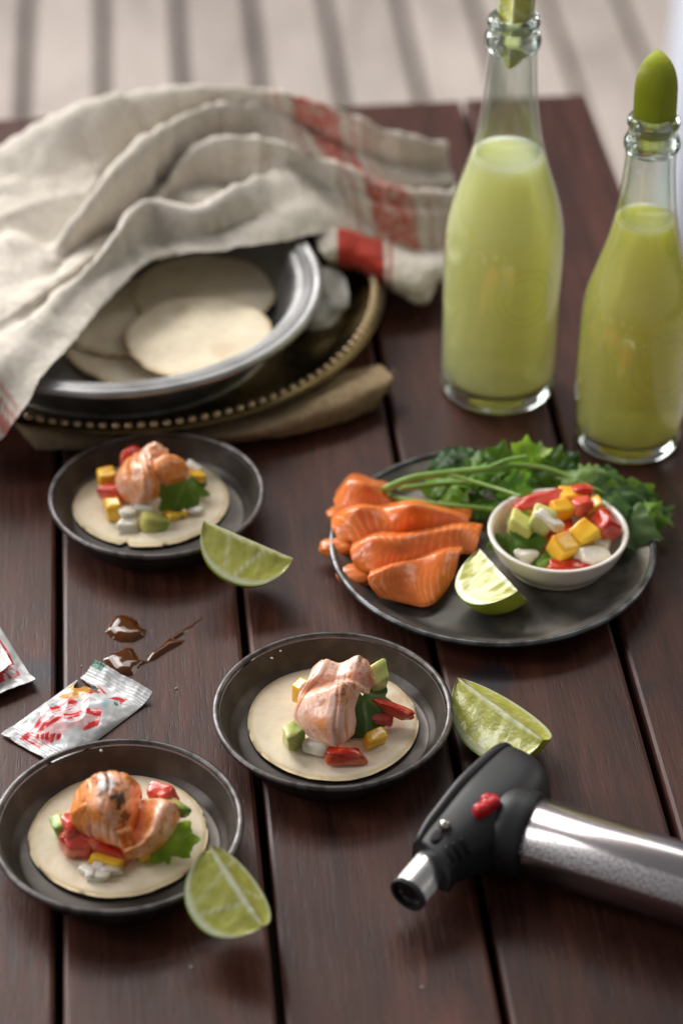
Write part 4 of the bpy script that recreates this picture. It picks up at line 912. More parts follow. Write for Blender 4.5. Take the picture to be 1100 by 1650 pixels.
# ------------------------------------------------------------------ blow torch
TZC = .0195
ax0 = px(832, 1340, TZC); ax1 = px(1100, 1425, TZC); axd = ax1 - ax0; axd /= np.linalg.norm(axd); side = np.cross(np.array([0, 0, 1.0]), axd)
torch = thing('kitchen_blowtorch', (ax0[0], ax0[1], 0), 'steel kitchen blowtorch with black head lying on the table', 'blowtorch')
def axial(profile, o_, d_, seg=64):
    V, f = lathe(profile, seg, (0, 0, 0)); d_ = np.asarray(d_) / np.linalg.norm(d_); e1 = np.cross(np.array([0, 0, 1.0]), d_); e1 /= np.linalg.norm(e1); e2 = np.cross(d_, e1)
    return V @ np.stack([e1, e2, d_]) + np.asarray(o_), f
RC = .0172
def brushed():
    m = mat('brushed_steel_cylinder', (.60, .57, .55), .24, 1.0); nt = m.node_tree; b = nt.nodes['Principled BSDF']; L = nt.links.new
    uv = nd(nt, 'ShaderNodeUVMap'); mp = nd(nt, 'ShaderNodeMapping'); mp.inputs['Scale'].default_value = (260, 95, 1); L(uv.outputs[0], mp.inputs[0])
    n = nd(nt, 'ShaderNodeTexNoise'); n.inputs['Scale'].default_value = 1.0; n.inputs['Detail'].default_value = 2; L(mp.outputs[0], n.inputs['Vector'])
    sep = nd(nt, 'ShaderNodeSeparateXYZ'); L(uv.outputs[0], sep.inputs[0])
    def band(lo, hi, soft):
        a = nd(nt, 'ShaderNodeMapRange'); a.inputs[1].default_value, a.inputs[2].default_value = lo - soft, lo + soft; L(sep.outputs[1], a.inputs[0])
        c = nd(nt, 'ShaderNodeMapRange'); c.inputs[1].default_value, c.inputs[2].default_value, c.inputs[3].default_value, c.inputs[4].default_value = hi - soft, hi + soft, 1, 0; L(sep.outputs[1], c.inputs[0])
        mm = nd(nt, 'ShaderNodeMath', operation='MULTIPLY'); L(a.outputs[0], mm.inputs[0]); L(c.outputs[0], mm.inputs[1]); return mm.outputs[0]
    th = nd(nt, 'ShaderNodeMapRange'); th.inputs[1].default_value, th.inputs[2].default_value = .47, .56; L(n.outputs['Fac'], th.inputs[0])
    k = nd(nt, 'ShaderNodeMath', operation='MULTIPLY'); L(th.outputs[0], k.inputs[0]); L(band(*PRINT, .006), k.inputs[1])
    x = nd(nt, 'ShaderNodeMix', data_type='RGBA'); L(k.outputs[0], x.inputs['Factor']); x.inputs[6].default_value = (.50, .45, .445, 1); x.inputs[7].default_value = (.60, .56, .56, 1); L(x.outputs[2], b.inputs['Base Color'])
    r = nd(nt, 'ShaderNodeMapRange'); r.inputs[3].default_value, r.inputs[4].default_value = .22, .62; L(k.outputs[0], r.inputs[0]); L(r.outputs[0], b.inputs['Roughness'])
    mt = nd(nt, 'ShaderNodeMapRange'); mt.inputs[3].default_value, mt.inputs[4].default_value = 1., .35; L(k.outputs[0], mt.inputs[0]); L(mt.outputs[0], b.inputs['Metallic'])
    return m
PRINT = (.355, .455)
M['steel'] = brushed()
Lc = .15; seg = 96; V = []; uvs = []
prof_c = [(RC - .0012, .004), (RC, .0052), (RC, Lc), (RC - .001, Lc + .001)]
e1 = side; e2 = np.array([0, 0, 1.0])
for r, l in prof_c:
    for k in range(seg + 1):
        a = 2 * math.pi * k / seg; V.append(ax0 + axd * l + r * (e1 * math.cos(a) + e2 * math.sin(a))); uvs.append((l / Lc * 1.0, (a / (2 * math.pi))))
V.append(ax0 + axd * (Lc + .001)); uvs.append((1, 0)); c_ = len(V) - 1
f = gridfaces(4, seg + 1) + [(c_, 3 * (seg + 1) + k, 3 * (seg + 1) + k + 1) for k in range(seg)]
part(torch, 'fuel_cylinder', V, f, M['steel'], uv=uvs)
V, f = axial(smooth_profile([(.010, -.020), (.0155, -.012), (.0190, -.004), (.0193, .002), (.0188, .0062), (.0172, .0072)], 5), ax0, axd); part(torch, 'collar', V, f, M['rubber'])
# moulded head, lofted along its length
HZ = TZC
stn = [((829, 1229), (862, 1247), .006), ((806, 1229), (880, 1268), .0135), ((786, 1238), (886, 1295), .0175), ((755, 1263), (868, 1330), .0185), ((723, 1296), (826, 1362), .0180), ((695, 1330), (775, 1388), .0148), ((676, 1353), (742, 1404), .0122), ((664, 1370), (728, 1421), .0106), ((666, 1374), (722, 1418), .0088)]
secs = []
for (l, r, h) in stn:
    p, q = px(*l, HZ), px(*r, HZ); secs.append((p, q, h))
Ps = resample([s_[0] for s_ in secs], 44); Qs = resample([s_[1] for s_ in secs], 44); Hs = resample([[s_[2]] for s_ in secs], 44)[:, 0]
S = 40; V = []
for p, q, h in zip(Ps, Qs, Hs):
    c = (p + q) / 2; hw = (q - p) / 2
    for k in range(S):
        a = 2 * math.pi * k / S; ca_, sa_ = math.cos(a), math.sin(a)
        ex = .72
        x = math.copysign(abs(ca_) ** ex, ca_); y = math.copysign(abs(sa_) ** ex, sa_)
        V.append(c + hw * x + np.array([0, 0, h * y * (1 - .12 * x * 0)]))
f = gridfaces(44, S, True); V.append((Ps[0] + Qs[0]) / 2); V.append((Ps[-1] + Qs[-1]) / 2); n = len(V)
f += [(n - 2, (k + 1) % S, k) for k in range(S)] + [(n - 1, 43 * S + k, 43 * S + (k + 1) % S) for k in range(S)]
head = part(torch, 'head', V, f, M['rubber']); HV = np.array(V[:44 * S])
# raised spine along the head's outer edge
sp_pts = []
for p, q, h in list(zip(Ps, Qs, Hs))[3:40]:
    c = (p + q) / 2; hw = (q - p) / 2; sp_pts.append(c - hw * .66 + np.array([0, 0, h * .88]))
V, f = tube(sp_pts, [.0008, .0022, .0026, .0024, .0012], 10); part(head, 'ridge', V, f, M['rubber'])
# nozzle
n0 = px(704, 1386, .0185); n1 = px(655, 1444, .0165); nd_ = n1 - n0; ln = np.linalg.norm(nd_); nr = .0079
V, f = axial([(nr * .9, -.006), (nr, -.005), (nr, -.005), (nr, ln - .0022), (nr, ln - .0022)], n0, nd_, 48); nozzle = part(torch, 'nozzle', V, f, M['chrome'])
V, f = axial([(nr, ln - .0022), (nr + .0004, ln - .0020), (nr + .0004, ln - .0020), (nr + .0004, ln), (nr + .0004, ln), (nr - .0006, ln + .0003), (nr - .0014, ln), (nr - .0014, ln), (nr - .0016, ln - .009), (nr * .3, ln - .0095)], n0, nd_, 48); part(nozzle, 'nozzle_tip', V, f, M['soot_and_shade'])
V, f = axial([(.0010, ln - .009), (.0012, ln - .004), (.0002, ln - .0035)], n0 - np.array([0, 0, .001]), nd_, 16); part(nozzle, 'burner_jet', V, f, M['chrome'])
HQ = px_of(HV)
def on_head(u, v, dz=0.0):
    """point on the head's surface seen at (u, v)"""
    d = np.hypot(HQ[:, 0] - u, HQ[:, 1] - v); up = np.tile(np.sin(2 * math.pi * np.arange(S) / S) > -.15, 44)
    fac = np.tile(np.cos(2 * math.pi * np.arange(S) / S), 44)
    d = np.where(up, d, 1e9); idx = np.argsort(d)[:6]; wv = 1 / (d[idx] + 1); z = (HV[idx, 2] * wv).sum() / wv.sum()
    return px(u, v, z + dz)
def blob(c, rx, ry, rz, rot, n=14, k=2.5):
    V = []
    for i in range(n + 1):
        for j in range(2 * n):
            t = math.pi * i / n; p = math.pi * j / n
            d = np.array([math.sin(t) * math.cos(p), math.sin(t) * math.sin(p), math.cos(t)]); d = d / ((np.abs(d) ** k).sum() ** (1 / k))
            V.append(d * np.array([rx, ry, rz]))
    R = rot_matrix(0, 0, rot); return np.array(V) @ R.T + np.asarray(c), [tuple(reversed(q)) for q in gridfaces(n + 1, 2 * n, True)]
c = on_head(784, 1304)
V, f = join(blob(c + np.array([-.0022, -.0014, .0008]), .0040, .0030, .0034, .6, k=3), blob(c + np.array([.0016, .0018, .0012]), .0044, .0030, .0032, .75, k=3.5), blob(c + np.array([.0002, .0034, .0016]), .0026, .0026, .0030, .9, k=3))
part(head, 'red_switch', V, f, M['redplastic'])
c = on_head(706, 1346); V, f = blob(c, .0048, .0026, .0006, .85); part(head, 'pin_slot', V, f, M['soot_and_shade'])  # dark blob on the surface, recess shade given as colour
c = on_head(716, 1334); V, f = blob(c + np.array([0, 0, .0012]), .0025, .0025, .0028, 0, k=2); part(head, 'ignition_pin', V, f, M['pin'])
for (u, v) in ((727, 1379), (739, 1373), (751, 1366)):
    pts = [on_head(u - 9, v - 15, .0001), on_head(u - 3, v - 3, .0001), on_head(u + 4, v + 10, .0001)]
    V, f = tube(pts, .0011, 8, 8); part(head, 'vent_slot', V, f, M['soot_and_shade'])  # dark tubes on the surface, colour stands for shade inside the vents

# ------------------------------------------------------------------ sauce sachets and spilled sauce
def sachet(A, D, B, printer, label, seed, z0=.0006, puff=.0055, lift=None, n=(170, 96), cut=None):
    """A, B, D corners in pixels: u runs A->D, v runs A->B"""
    a, d, b_ = px(*A, 0), px(*D, 0), px(*B, 0); eu, ev = d - a, b_ - a
    U, Vv = np.meshgrid(np.linspace(0, 1, n[0]), np.linspace(0, 1, n[1])); P = a + U[..., None] * eu + Vv[..., None] * ev
    fin = np.clip(np.minimum(U / .10, (1 - U) / .12), 0, 1); edge = np.clip(np.minimum(Vv, 1 - Vv) / .5, 0, 1)
    body = np.clip((np.minimum(U - .08, .90 - U)) / .25, 0, 1); body = body * body * (3 - 2 * body)
    h = puff * body * (np.sin(math.pi * Vv) ** .6)
    nz = np.array([[fbm((P[i, j, 0], P[i, j, 1], 0), 75, seed, 3) for j in range(n[0])] for i in range(n[1])])
    nz2 = np.array([[1 - abs(mnoise.noise(Vector((P[i, j, 0] * 110 + seed, P[i, j, 1] * 60, seed)))) * 2 for j in range(n[0])] for i in range(n[1])])
    crimp = .00022 * np.sin(U * 260) * (1 - np.clip(body * 4, 0, 1))
    h = h + (.0010 * nz + .0008 * nz2) * (.25 + body) * np.clip(edge * 6, 0, 1) + crimp + .0012 * (1 - body) * np.clip(nz + .4, 0, 1)
    if lift is not None: h = h + lift(U, Vv)
    P[..., 2] = z0 + np.maximum(h, .0002)
    C = printer(U, Vv, P, nz)
    keep = np.ones(U.shape, bool) if cut is None else ~cut(P)
    V = P.reshape(-1, 3); nn = len(V); V2 = V.copy(); V2[:, 2] = z0 * .5 + np.minimum((V[:, 2] - z0) * .25, .002)
    if lift is not None: V2[:, 2] = V[:, 2] - .0004
    fs = [q for q in gridfaces(n[1], n[0]) if keep.reshape(-1)[list(q)].all()]
    F_ = [tuple(reversed(q)) for q in fs] + [tuple(i + nn for i in q) for q in fs]
    return single('sauce_sachet', np.vstack([V, V2]), F_, M['sachet'], label, 'sachet', 'sauce sachets', col=np.vstack([C.reshape(-1, 3), np.full((nn, 3), .6)]))
WH, RED, GRN = np.array([.58, .58, .57]), np.array([.58, .018, .018]), np.array([.01, .15, .07])
zm = lambda pts: [(x / 4.4, 1060 + y / 4.4) for x, y in pts]
def print_torn(U, V, P, nz):
    C = np.broadcast_to(WH, P.shape).copy(); Q = px_of(P * np.array([1, 1, 0]))
    def fill(poly, c, amt=1.0):
        m = in_poly(Q + nz[..., None] * .6, zm(poly)); C[m] = C[m] * (1 - amt) + np.asarray(c) * amt
    for k in range(6):
        o_ = k * 17; m_ = [(96 + o_, 556 + o_ * .35), (440 + o_ * .2, 345 + o_ * .35), (444 + o_ * .2, 349 + o_ * .35), (99 + o_, 561 + o_ * .35)]; fill(m_, (.30, .31, .32), .8)
    pp = [[(140, 590), (250, 500), (470, 365), (525, 358), (560, 382), (500, 440), (455, 440), (520, 395), (480, 395), (330, 480), (215, 575), (185, 605)],
          [(255, 560), (430, 440), (445, 450), (290, 570)], [(245, 572), (282, 570), (282, 598), (258, 592)], [(292, 575), (320, 572), (312, 605), (290, 600)], [(326, 578), (356, 575), (344, 612), (318, 606)], [(362, 588), (402, 585), (372, 626), (335, 618)], [(410, 588), (442, 590), (428, 612), (398, 618)],
          [(180, 590), (290, 640), (280, 655), (200, 610)], [(300, 540), (500, 470), (640, 425), (725, 440), (718, 465), (600, 472), (520, 522), (470, 520), (560, 468), (330, 552)], [(640, 520), (718, 474), (700, 525), (600, 575), (595, 560)],
          [(770, 345), (840, 312), (908, 322), (860, 372), (850, 345), (800, 350)], [(690, 220), (715, 235), (765, 310), (740, 308), (722, 285), (700, 250)], [(610, 330), (680, 300), (690, 312), (625, 345)], [(580, 385), (640, 350), (646, 360), (600, 390)]]
    fill([(150, 600), (300, 490), (470, 375), (560, 385), (500, 445), (620, 430), (725, 445), (700, 520), (600, 575), (520, 560), (420, 610), (300, 640)], np.array([.70, .42, .42]))
    for p in pp: fill(p, RED)
    fill([(700, 405), (770, 352), (812, 362), (745, 415)], (.45, .58, .60)); fill([(815, 362), (845, 370), (832, 388), (812, 382)], (.05, .22, .16)); fill([(470, 530), (540, 505), (530, 525), (480, 548)], (.30, .42, .40))
    fill([(640, 430), (725, 412), (735, 430), (650, 445)], (.75, .35, .38))
    fill([(330, 500), (470, 430), (480, 436), (350, 510)], WH); fill([(400, 470), (530, 400), (536, 408), (410, 480)], WH)
    fill([(520, 500), (640, 470), (600, 505), (540, 520)], WH, .8)
    fill([(415, 312), (545, 212), (650, 262), (700, 300), (640, 315), (560, 360), (470, 362)], (.50, .23, .035)); fill([(650, 262), (720, 300), (700, 320), (640, 312)], (.42, .12, .04))
    fill([(590, 170), (705, 262), (690, 302), (650, 292), (640, 250), (600, 225)], (.05, .04, .045))  # shade inside the tear hole, painted into the film colour
    fill([(640, 100), (680, 68), (752, 122), (722, 140)], GRN); fill([(-20, 560), (85, 588), (52, 622), (-20, 596)], GRN)
    return C
cutpoly = zm([(520, 212), (562, 140), (640, 196), (646, 214), (600, 200), (556, 216)])
sachet((2, 1186), (153, 1077), (96, 1240), print_torn, 'torn open sauce sachet behind the charred salmon taco, sauce at its torn corner', 3.3, cut=lambda P: in_poly(px_of(P), cutpoly), lift=lambda U, V: .004 * np.clip((U - .86) / .14, 0, 1) ** 2)
def print_side(U, V, P, nz):
    C = np.broadcast_to(WH, P.shape).copy(); m = (U > .30) & (U < .86) & (V > .12) & (V < .90); C[m] = RED
    Q = px_of(P * np.array([1, 1, 0])); zz = lambda pts: [(x / 11.79, 1000 + y / 11.79) for x, y in pts]
    for poly, c in (([(60, 1070), (120, 1080), (190, 1200), (130, 1260)], WH), ([(80, 1040), (370, 830), (380, 880), (250, 1140)], (.52, .45, .44)), ([(110, 1030), (290, 960), (220, 1110)], (.66, .55, .54)), ([(130, 1020), (280, 965), (262, 990), (150, 1040)], (.5, .03, .04)), ([(230, 740), (320, 730), (350, 800), (270, 830)], (.45, .52, .50))):
        mm = in_poly(Q, zz(poly)); C[mm] = c
    return C
sachet((-27, 970), (59, 1106), (-130, 1010), lambda U, V, P, nz: print_side(U, V, P, nz), 'sealed red and white sachet at the photo edge, lying under another', 5.9, n=(120, 70), puff=.004, lift=lambda U, V: .003 * np.clip((U - .88) / .12, 0, 1))
def print_plain(U, V, P, nz):
    C = np.broadcast_to(np.array([.78, .77, .75]), P.shape).copy(); m = (nz > .25) & (V > .3) & (V < .7); C[m] = (.72, .62, .60)
    m2 = (U > .55) & (U < .8) & (V > .78) & (np.sin(U * 160) > 0); C[m2] = (.5, .58, .6); return C
sachet((-49, 962), (21, 1087), (-109, 1012), print_plain, 'white sachet resting on the sealed red and white one', 8.1, n=(90, 60), z0=.0062, puff=.003, lift=lambda U, V: .0006 + 0 * U)

def puddle(outline, hgt, wid, label, res=.0005):
    poly = [tuple(px(*p)[:2]) for p in outline]; A = np.array(poly); lo, hi = A.min(0) - .002, A.max(0) + .002
    xs = np.arange(lo[0], hi[0], res); ys = np.arange(lo[1], hi[1], res); X, Y = np.meshgrid(xs, ys); P = np.stack([X, Y], -1)
    d = poly_dist(P, poly); h = np.where(d > 0, hgt * (1 - np.exp(-np.clip(d, 0, 1) / wid)), d * .5)
    nz = np.array([[mnoise.noise(Vector((x * 140, y * 140, 2.2))) for x in xs] for y in ys]); h = h + np.where(d > 0, .00022 * nz * np.clip(d / .002, 0, 1), 0)
    for _ in range(5):
        hp = np.pad(h, 1, mode='edge'); hb = (hp[:-2, 1:-1] + hp[2:, 1:-1] + hp[1:-1, :-2] + hp[1:-1, 2:]) / 4; h = np.where(d > .0004, hb, h)
    h = np.maximum(h, -.0008); keep = (d > -res * 2.2).reshape(-1); V = np.stack([X, Y, h - .00005], -1).reshape(-1, 3)
    fs = [q for q in gridfaces(len(ys), len(xs)) if keep[list(q)].all()]; used = sorted({i for q in fs for i in q}); mp = {o_: i for i, o_ in enumerate(used)}
    return single('sauce_drop', V[used], [tuple(mp[i] for i in q) for q in fs], M['sauce'], label, 'sauce', 'spilled soy sauce')
zs = lambda pts: [(x * .3, 980 + y * .3) for x, y in pts]
puddle(zs([(568, 128), (585, 85), (615, 45), (655, 36), (700, 48), (735, 68), (748, 98), (785, 120), (782, 150), (750, 168), (715, 186), (650, 184), (600, 165)]), .0027, .0020, 'heart shaped brown sauce drop above the longer splash')
puddle(zs([(555, 275), (590, 245), (640, 225), (660, 210), (710, 215), (728, 245), (745, 275), (790, 285), (800, 245), (860, 205), (900, 165), (960, 125), (1010, 100), (1040, 78), (1086, 48), (1084, 58), (1046, 86), (1020, 112), (985, 142), (930, 175), (995, 172), (985, 188), (900, 235), (830, 280), (770, 302), (740, 330), (715, 360), (655, 374), (605, 352), (582, 315)]),   .0027, .0022, 'brown sauce splash with a long pointed tail by the torn sachet')

# ------------------------------------------------------------------ linen towel, burlap, paper
TOW = [
 [(-150, 375, 1.0), (-60, 335, 1.2), (0, 310, 1.5), (90, 270, 1.8), (160, 250, 2), (240, 232, 2), (320, 222, 2), (400, 222, 2), (470, 232, 2), (550, 255, 1.6), (630, 275, 1.2), (715, 280, 1.0)],
 [(-150, 330, 3), (-60, 288, 4), (0, 256, 5), (90, 213, 6), (160, 190, 6.5), (240, 178, 6.5), (320, 170, 6.7), (400, 171, 6.7), (470, 182, 6.7), (550, 206, 6.2), (630, 238, 5), (718, 252, 4.0)],
 [(-150, 380, 3.3), (-60, 335, 4.2), (0, 300, 5), (75, 290, 5.2), (140, 270, 5.2), (215, 232, 5.4), (290, 200, 5.8), (370, 180, 6.2), (455, 184, 6.4), (545, 220, 5.6), (632, 252, 4.4), (726, 266, 3.4)],
 [(-150, 420, 3), (-60, 380, 3.8), (15, 350, 4.4), (75, 375, 4.0), (125, 365, 3.6), (200, 277, 3.6), (280, 224, 4.2), (362, 186, 5.2), (450, 190, 6.0), (540, 228, 5.2), (630, 264, 4), (729, 276, 3.0)],
 [(-150, 450, 3.4), (-60, 420, 4.2), (15, 392, 5), (80, 405, 4.6), (117, 380, 5.6), (178, 303, 6.5), (258, 235, 7.0), (340, 193, 7.2), (430, 184, 6.6), (525, 232, 5.3), (625, 276, 4), (731, 286, 2.9)],
 [(-150, 470, 3.4), (-60, 445, 4.2), (12, 420, 5), (80, 422, 4.7), (138, 378, 4.9), (205, 330, 5.2), (280, 262, 5.6), (350, 222, 5.8), (440, 222, 5.6), (532, 255, 4.8), (620, 292, 3.7), (732, 296, 2.7)],
 [(-150, 490, 3.4), (-60, 470, 4.2), (10, 450, 5), (80, 440, 4.8), (150, 385, 3.8), (222, 352, 3.4), (290, 290, 3.8), (350, 260, 4.2), (440, 246, 4.6), (535, 274, 4.2), (615, 307, 3.4), (733, 306, 2.4)],
 [(-150, 520, 3.4), (-60, 510, 4.2), (0, 490, 5), (75, 458, 5.4), (150, 400, 4.6), (225, 363, 4.2), (305, 270, 5.8), (375, 245, 6.6), (452, 246, 7.0), (545, 280, 6.0), (630, 312, 4.8), (736, 318, 3.6)],
 [(-150, 545, 3.3), (-60, 535, 4), (-5, 515, 4.9), (65, 475, 5.5), (150, 412, 5.0), (215, 372, 3.8), (298, 310, 4.6), (372, 284, 5.2), (455, 258, 6.5), (548, 295, 5.5), (635, 330, 4.4), (736, 335, 3.2)],
 [(-150, 560, 3.2), (-60, 550, 3.9), (-10, 532, 4.8), (60, 492, 5.3), (146, 424, 5.0), (205, 388, 3.4), (288, 352, 3.4), (366, 325, 3.8), (458, 275, 6.0), (551, 312, 5.0), (640, 347, 4), (735, 352, 2.7)],
 [(-150, 600, 4.6), (-60, 590, 5.2), (-15, 568, 5.5), (50, 520, 5.8), (138, 440, 6.0), (188, 394, 6.3), (240, 346, 6.4), (318, 356, 6.2), (382, 318, 6.6), (462, 278, 6.2), (560, 330, 4.5), (648, 370, 3.1), (732, 385, 1.7)],
 [(-150, 650, 3.8), (-60, 640, 4.8), (-20, 620, 5.3), (42, 566, 5.6), (122, 486, 5.7), (180, 428, 5.8), (238, 388, 5.7), (325, 380, 5.7), (410, 352, 5.8), (482, 330, 5.7), (570, 352, 4.0), (650, 388, 2.5), (728, 402, 1.1)],
 [(-150, 740, 1.2), (-60, 735, 2.0), (2, 702, 3.2), (34, 664, 4.6), (78, 600, 5.3), (132, 532, 5.5), (190, 464, 5.5), (258, 412, 5.5), (350, 402, 5.5), (445, 387, 5.4), (560, 376, 3.8), (645, 398, 2.2), (722, 412, .6)]]
nu, nv = 220, 200
G = sheet_points(TOW, nu, nv)
zs_ = G[..., 2].copy(); pad = 26
zp = np.pad(zs_, ((pad, pad), (0, 0)), mode='edge'); ker = np.hanning(2 * pad + 1); ker /= ker.sum()
zsm = np.array([np.convolve(zp[:, j], ker, 'valid') for j in range(nu)]).T
G[..., 2] += .95 * (zs_ - zsm) * np.clip(np.linspace(0, 1, nv) * 14, 0, 1)[:, None] * np.clip((1 - np.linspace(0, 1, nv)) * 10, 0, 1)[:, None]
pad = 9; zs_ = G[..., 2].copy(); zp = np.pad(zs_, ((pad, pad), (0, 0)), mode='edge'); ker = np.hanning(2 * pad + 1); ker /= ker.sum()
zsm = np.array([np.convolve(zp[:, j], ker, 'valid') for j in range(nu)]).T
G[..., 2] += 1.1 * (zs_ - zsm)
N = grid_normals(G)
wr = np.array([[fbm(G[i, j], 24, 3.0, 3) * .0030 + (1 - abs(fbm((G[i, j, 0] + .6 * G[i, j, 1], G[i, j, 1] * .3, 0), 55, 8.0, 2)) * 2) * .0016 for j in range(nu)] for i in range(nv)])
G = G + N * wr[..., None]
dN = np.hypot(G[..., 0] - cN[0], G[..., 1] - cN[1]); dT = np.hypot(G[..., 0] - cT[0], G[..., 1] - cT[1])
sup = np.maximum(np.where(dN > rN - .018, NH + .004 - np.clip(dN - rN - .001, 0, 1) * 1.6, NH - .012), np.where(dT < rT + .02, TH + .003 - np.clip(dT - rT, 0, 1) * 1.2, .003))
sup = np.where(dN < rN - .018, np.maximum(.02, NH + .003 - (rN - .018 - dN) * .5), sup)
dz = np.clip(sup - G[..., 2], 0, None)
for _ in range(6): dz = np.maximum(dz, (np.roll(dz, 1, 0) + np.roll(dz, -1, 0) + np.roll(dz, 1, 1) + np.roll(dz, -1, 1)) / 4 * .98)
G[..., 2] = np.maximum(G[..., 2] + dz, .003)
V, f, uv = thick_sheet(G, .0016, .0012)
Q = px_of(G)
C = np.broadcast_to(np.array([.66, .60, .515]), G.shape).copy()
rowt = np.linspace(0, 1, nv)[:, None].repeat(nu, 1)
# woven red bands: they run with the cloth from the far edge to the near edge
cen = np.interp(rowt, [0, .10, .35, .55, .62, .85, 1], [510, 508, 540, 590, 632, 640, 645]); U_ = Q[..., 0] - cen
fz = np.array([[fbm((Q[i, j, 0] * .02, Q[i, j, 1] * .02, 0), 3.0, 4.0, 3) for j in range(nu)] for i in range(nv)])
glyph = (np.sin(Q[..., 0] * .42 + fz * 5) * np.sin(rowt * 190 + fz * 4) > .42)
RD = np.array([.50, .055, .030])
def band(lo, hi, amt=1.0, mask=None):
    m = (U_ > lo) & (U_ < hi) & (rowt < .985)
    if mask is not None: m &= mask
    C[m] = C[m] * (1 - amt) + RD * amt
brk = fz > .12; band(-40, 36, .88, ~glyph & ~brk); band(-40, 36, .50, ~glyph & brk); band(-40, 36, .30, glyph); band(-68, -60, .45); band(-84, -79, .35); band(54, 60, .5); band(74, 79, .35)
ld = Q[..., 1] - (655 + (Q[..., 0] - 0) * 1.4)
lm = (Q[..., 0] < 60) & (rowt > .80)
C[lm & (ld > -38) & (ld < -32)] = np.array([.50, .12, .09]); C[lm & (ld > -18) & (ld < 40) & ~glyph] = np.array([.52, .20, .16])
Cc = C.reshape(-1, 3)
towel = thing('linen_towel', px(250, 420, .01), 'crumpled natural linen towel with red woven bands over the pie tin', 'towel')
part(towel, 'draped_cloth', V, f, M['linen'], col=np.vstack([Cc, Cc]), uv=uv * np.array([6, 4]))
TAIL = [[(505, 390, 3.8), (545, 374, 3.8), (600, 378, 3.3), (645, 392, 2.5), (690, 400, 1.7), (728, 404, 1.1)],
        [(508, 384, 4.3), (545, 368, 4.4), (592, 382, 3.8), (630, 412, 2.9), (676, 414, 2.5), (724, 412, 2.0)],
        [(515, 400, 4.2), (552, 392, 4.2), (598, 405, 3.6), (634, 430, 2.9), (678, 436, 2.6), (716, 434, 2.2)],
        [(525, 418, 3.6), (560, 418, 3.4), (600, 432, 2.9), (636, 455, 2.3), (674, 466, 2.0), (704, 456, 1.6)],
        [(530, 428, 2.6), (562, 436, 2.4), (602, 452, 1.9), (640, 474, 1.3), (678, 490, .7), (698, 478, .5)]]
G = sheet_points(TAIL, 90, 60); N = grid_normals(G); G = G + N * np.array([[fbm(G[i, j], 45, 6.0, 3) * .0034 for j in range(90)] for i in range(60)])[..., None]
V, f, uv = thick_sheet(G, .0016, .0012); Q = px_of(G); C = np.broadcast_to(np.array([.66, .60, .515]), G.shape).copy(); m = (Q[..., 0] > 543) & (Q[..., 0] - (Q[..., 1] - 400) * .05 < 618); C[m] = np.array([.48, .045, .025]); C[(Q[..., 0] > 626) & (Q[..., 0] < 632)] = np.array([.5, .2, .15])
Cc = C.reshape(-1, 3); part(towel, 'folded_corner', V, f, M['linen'], col=np.vstack([Cc, Cc]), uv=uv * np.array([2, 1.2]))

BUR = [[(-40, 640, .9), (100, 660, .9), (220, 665, .9), (400, 645, .95), (540, 600, .95), (612, 586, .9)], [(10, 665, .95), (110, 682, .95), (220, 690, 1.0), (400, 676, 1.2), (540, 624, 1.5), (628, 600, 1.5)],
       [(25, 684, 1.0), (115, 698, 1.05), (220, 702, 1.1), (400, 692, 1.35), (536, 642, 1.75), (632, 612, 1.6)], [(40, 704, .7), (118, 712, .8), (220, 714, .8), (400, 704, 1.0), (528, 668, 1.3), (620, 636, 1.1)], [(58, 724, .2), (120, 726, .2), (220, 722, .2), (400, 712, .2), (520, 692, .2), (604, 662, .2)]]
G = sheet_points(BUR, 150, 50); N = grid_normals(G); G = G + N * np.array([[fbm(G[i, j], 60, 2.0, 3) * .0012 for j in range(150)] for i in range(50)])[..., None]
G[..., 2] = np.clip(G[..., 2], .0022, None)
V, f, uv = thick_sheet(G, .0018, .0004); C = np.broadcast_to(np.array([.56, .39, .215]), G.shape).reshape(-1, 3)
bur = thing('burlap_cloth', px(330, 690, 0), 'brown burlap cloth folded beneath the beaded brass tray', 'cloth')
part(bur, 'folded_cloth', V, f, M['burlap'], col=np.vstack([C, C]), uv=uv * np.array([4, 1]))
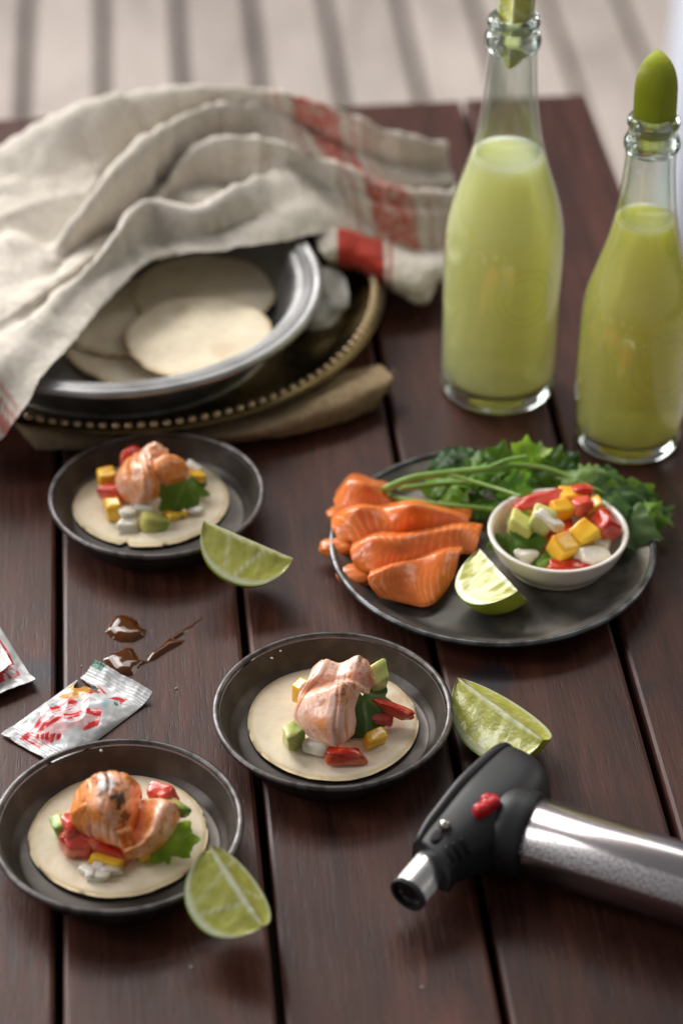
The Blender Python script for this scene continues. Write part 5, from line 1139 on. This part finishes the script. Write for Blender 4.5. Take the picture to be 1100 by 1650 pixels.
M['fibre'] = mat('jute_fibre', (.34, .24, .14), .85)
for k in range(16):
    t = k / 15; u = 634 - 34 * t + random.uniform(-3, 3); v = 600 + 58 * t; z = (1.5 - 1.1 * t) * .01
    p0 = px(u - 4, v, z); p1 = p0 + np.array([random.uniform(.002, .007), random.uniform(-.003, .003), random.uniform(-.001, .002)]); pm = (p0 + p1) / 2 + np.array([0, random.uniform(-.001, .001), random.uniform(0, .0015)])
    V, f = tube([p0, pm, p1], .00028, 5, 6); part(bur, 'frayed_thread', V, f, M['fibre'])

PAP = [[(498, 440, 3.4), (520, 428, 3.3), (545, 436, 2.9), (558, 450, 2.7)], [(498, 462, 3.1), (522, 456, 3.3), (545, 462, 2.6), (562, 474, 2.6)], [(494, 486, 2.8), (520, 484, 2.7), (544, 490, 2.7), (561, 494, 2.2)], [(488, 510, 2.4), (508, 512, 2.5), (536, 512, 2.1), (552, 502, 2.1)], [(484, 528, 1.9), (502, 532, 1.9), (530, 526, 1.9), (545, 514, 1.9)]]
G = sheet_points(PAP, 40, 40); V, f, uv = thick_sheet(G, .0004, .014); single('paper_scrap', V, f, M['paper'], 'crumpled translucent paper scrap between pie tin rim and tray rim', 'paper')

# crumbs on table and saucers
for i, (u, v, z, r, wh) in enumerate(((131, 1074, 0, .0005, 'on the table between sachets and sauce splash'), (284, 1110, 0, .0006, 'on the table right of the torn sachet'), (163, 1211, .0188, .0009, 'on the rim of the charred taco saucer'), (438, 1062, .016, .0008, 'lower of two on the middle saucer wall'), (452, 1050, .017, .0006, 'upper of two on the middle saucer wall'),
                                  (308, 1560, 0, .0008, 'on the table just below the nearest lime wedge'), (680, 1592, 0, .0006, 'on the bare table below the torch nozzle'), (740, 1260, 0, .0007, 'on the table between torch head and middle saucer'))):
    c = px(u, v, z); V, f = blob(c + np.array([0, 0, r * .5]), r, r * .8, r * .6, i, n=5, k=2)
    single('crumb', V, f, M['crumb'], 'tiny pale crumb ' + wh, 'crumb', 'tiny pale crumbs')
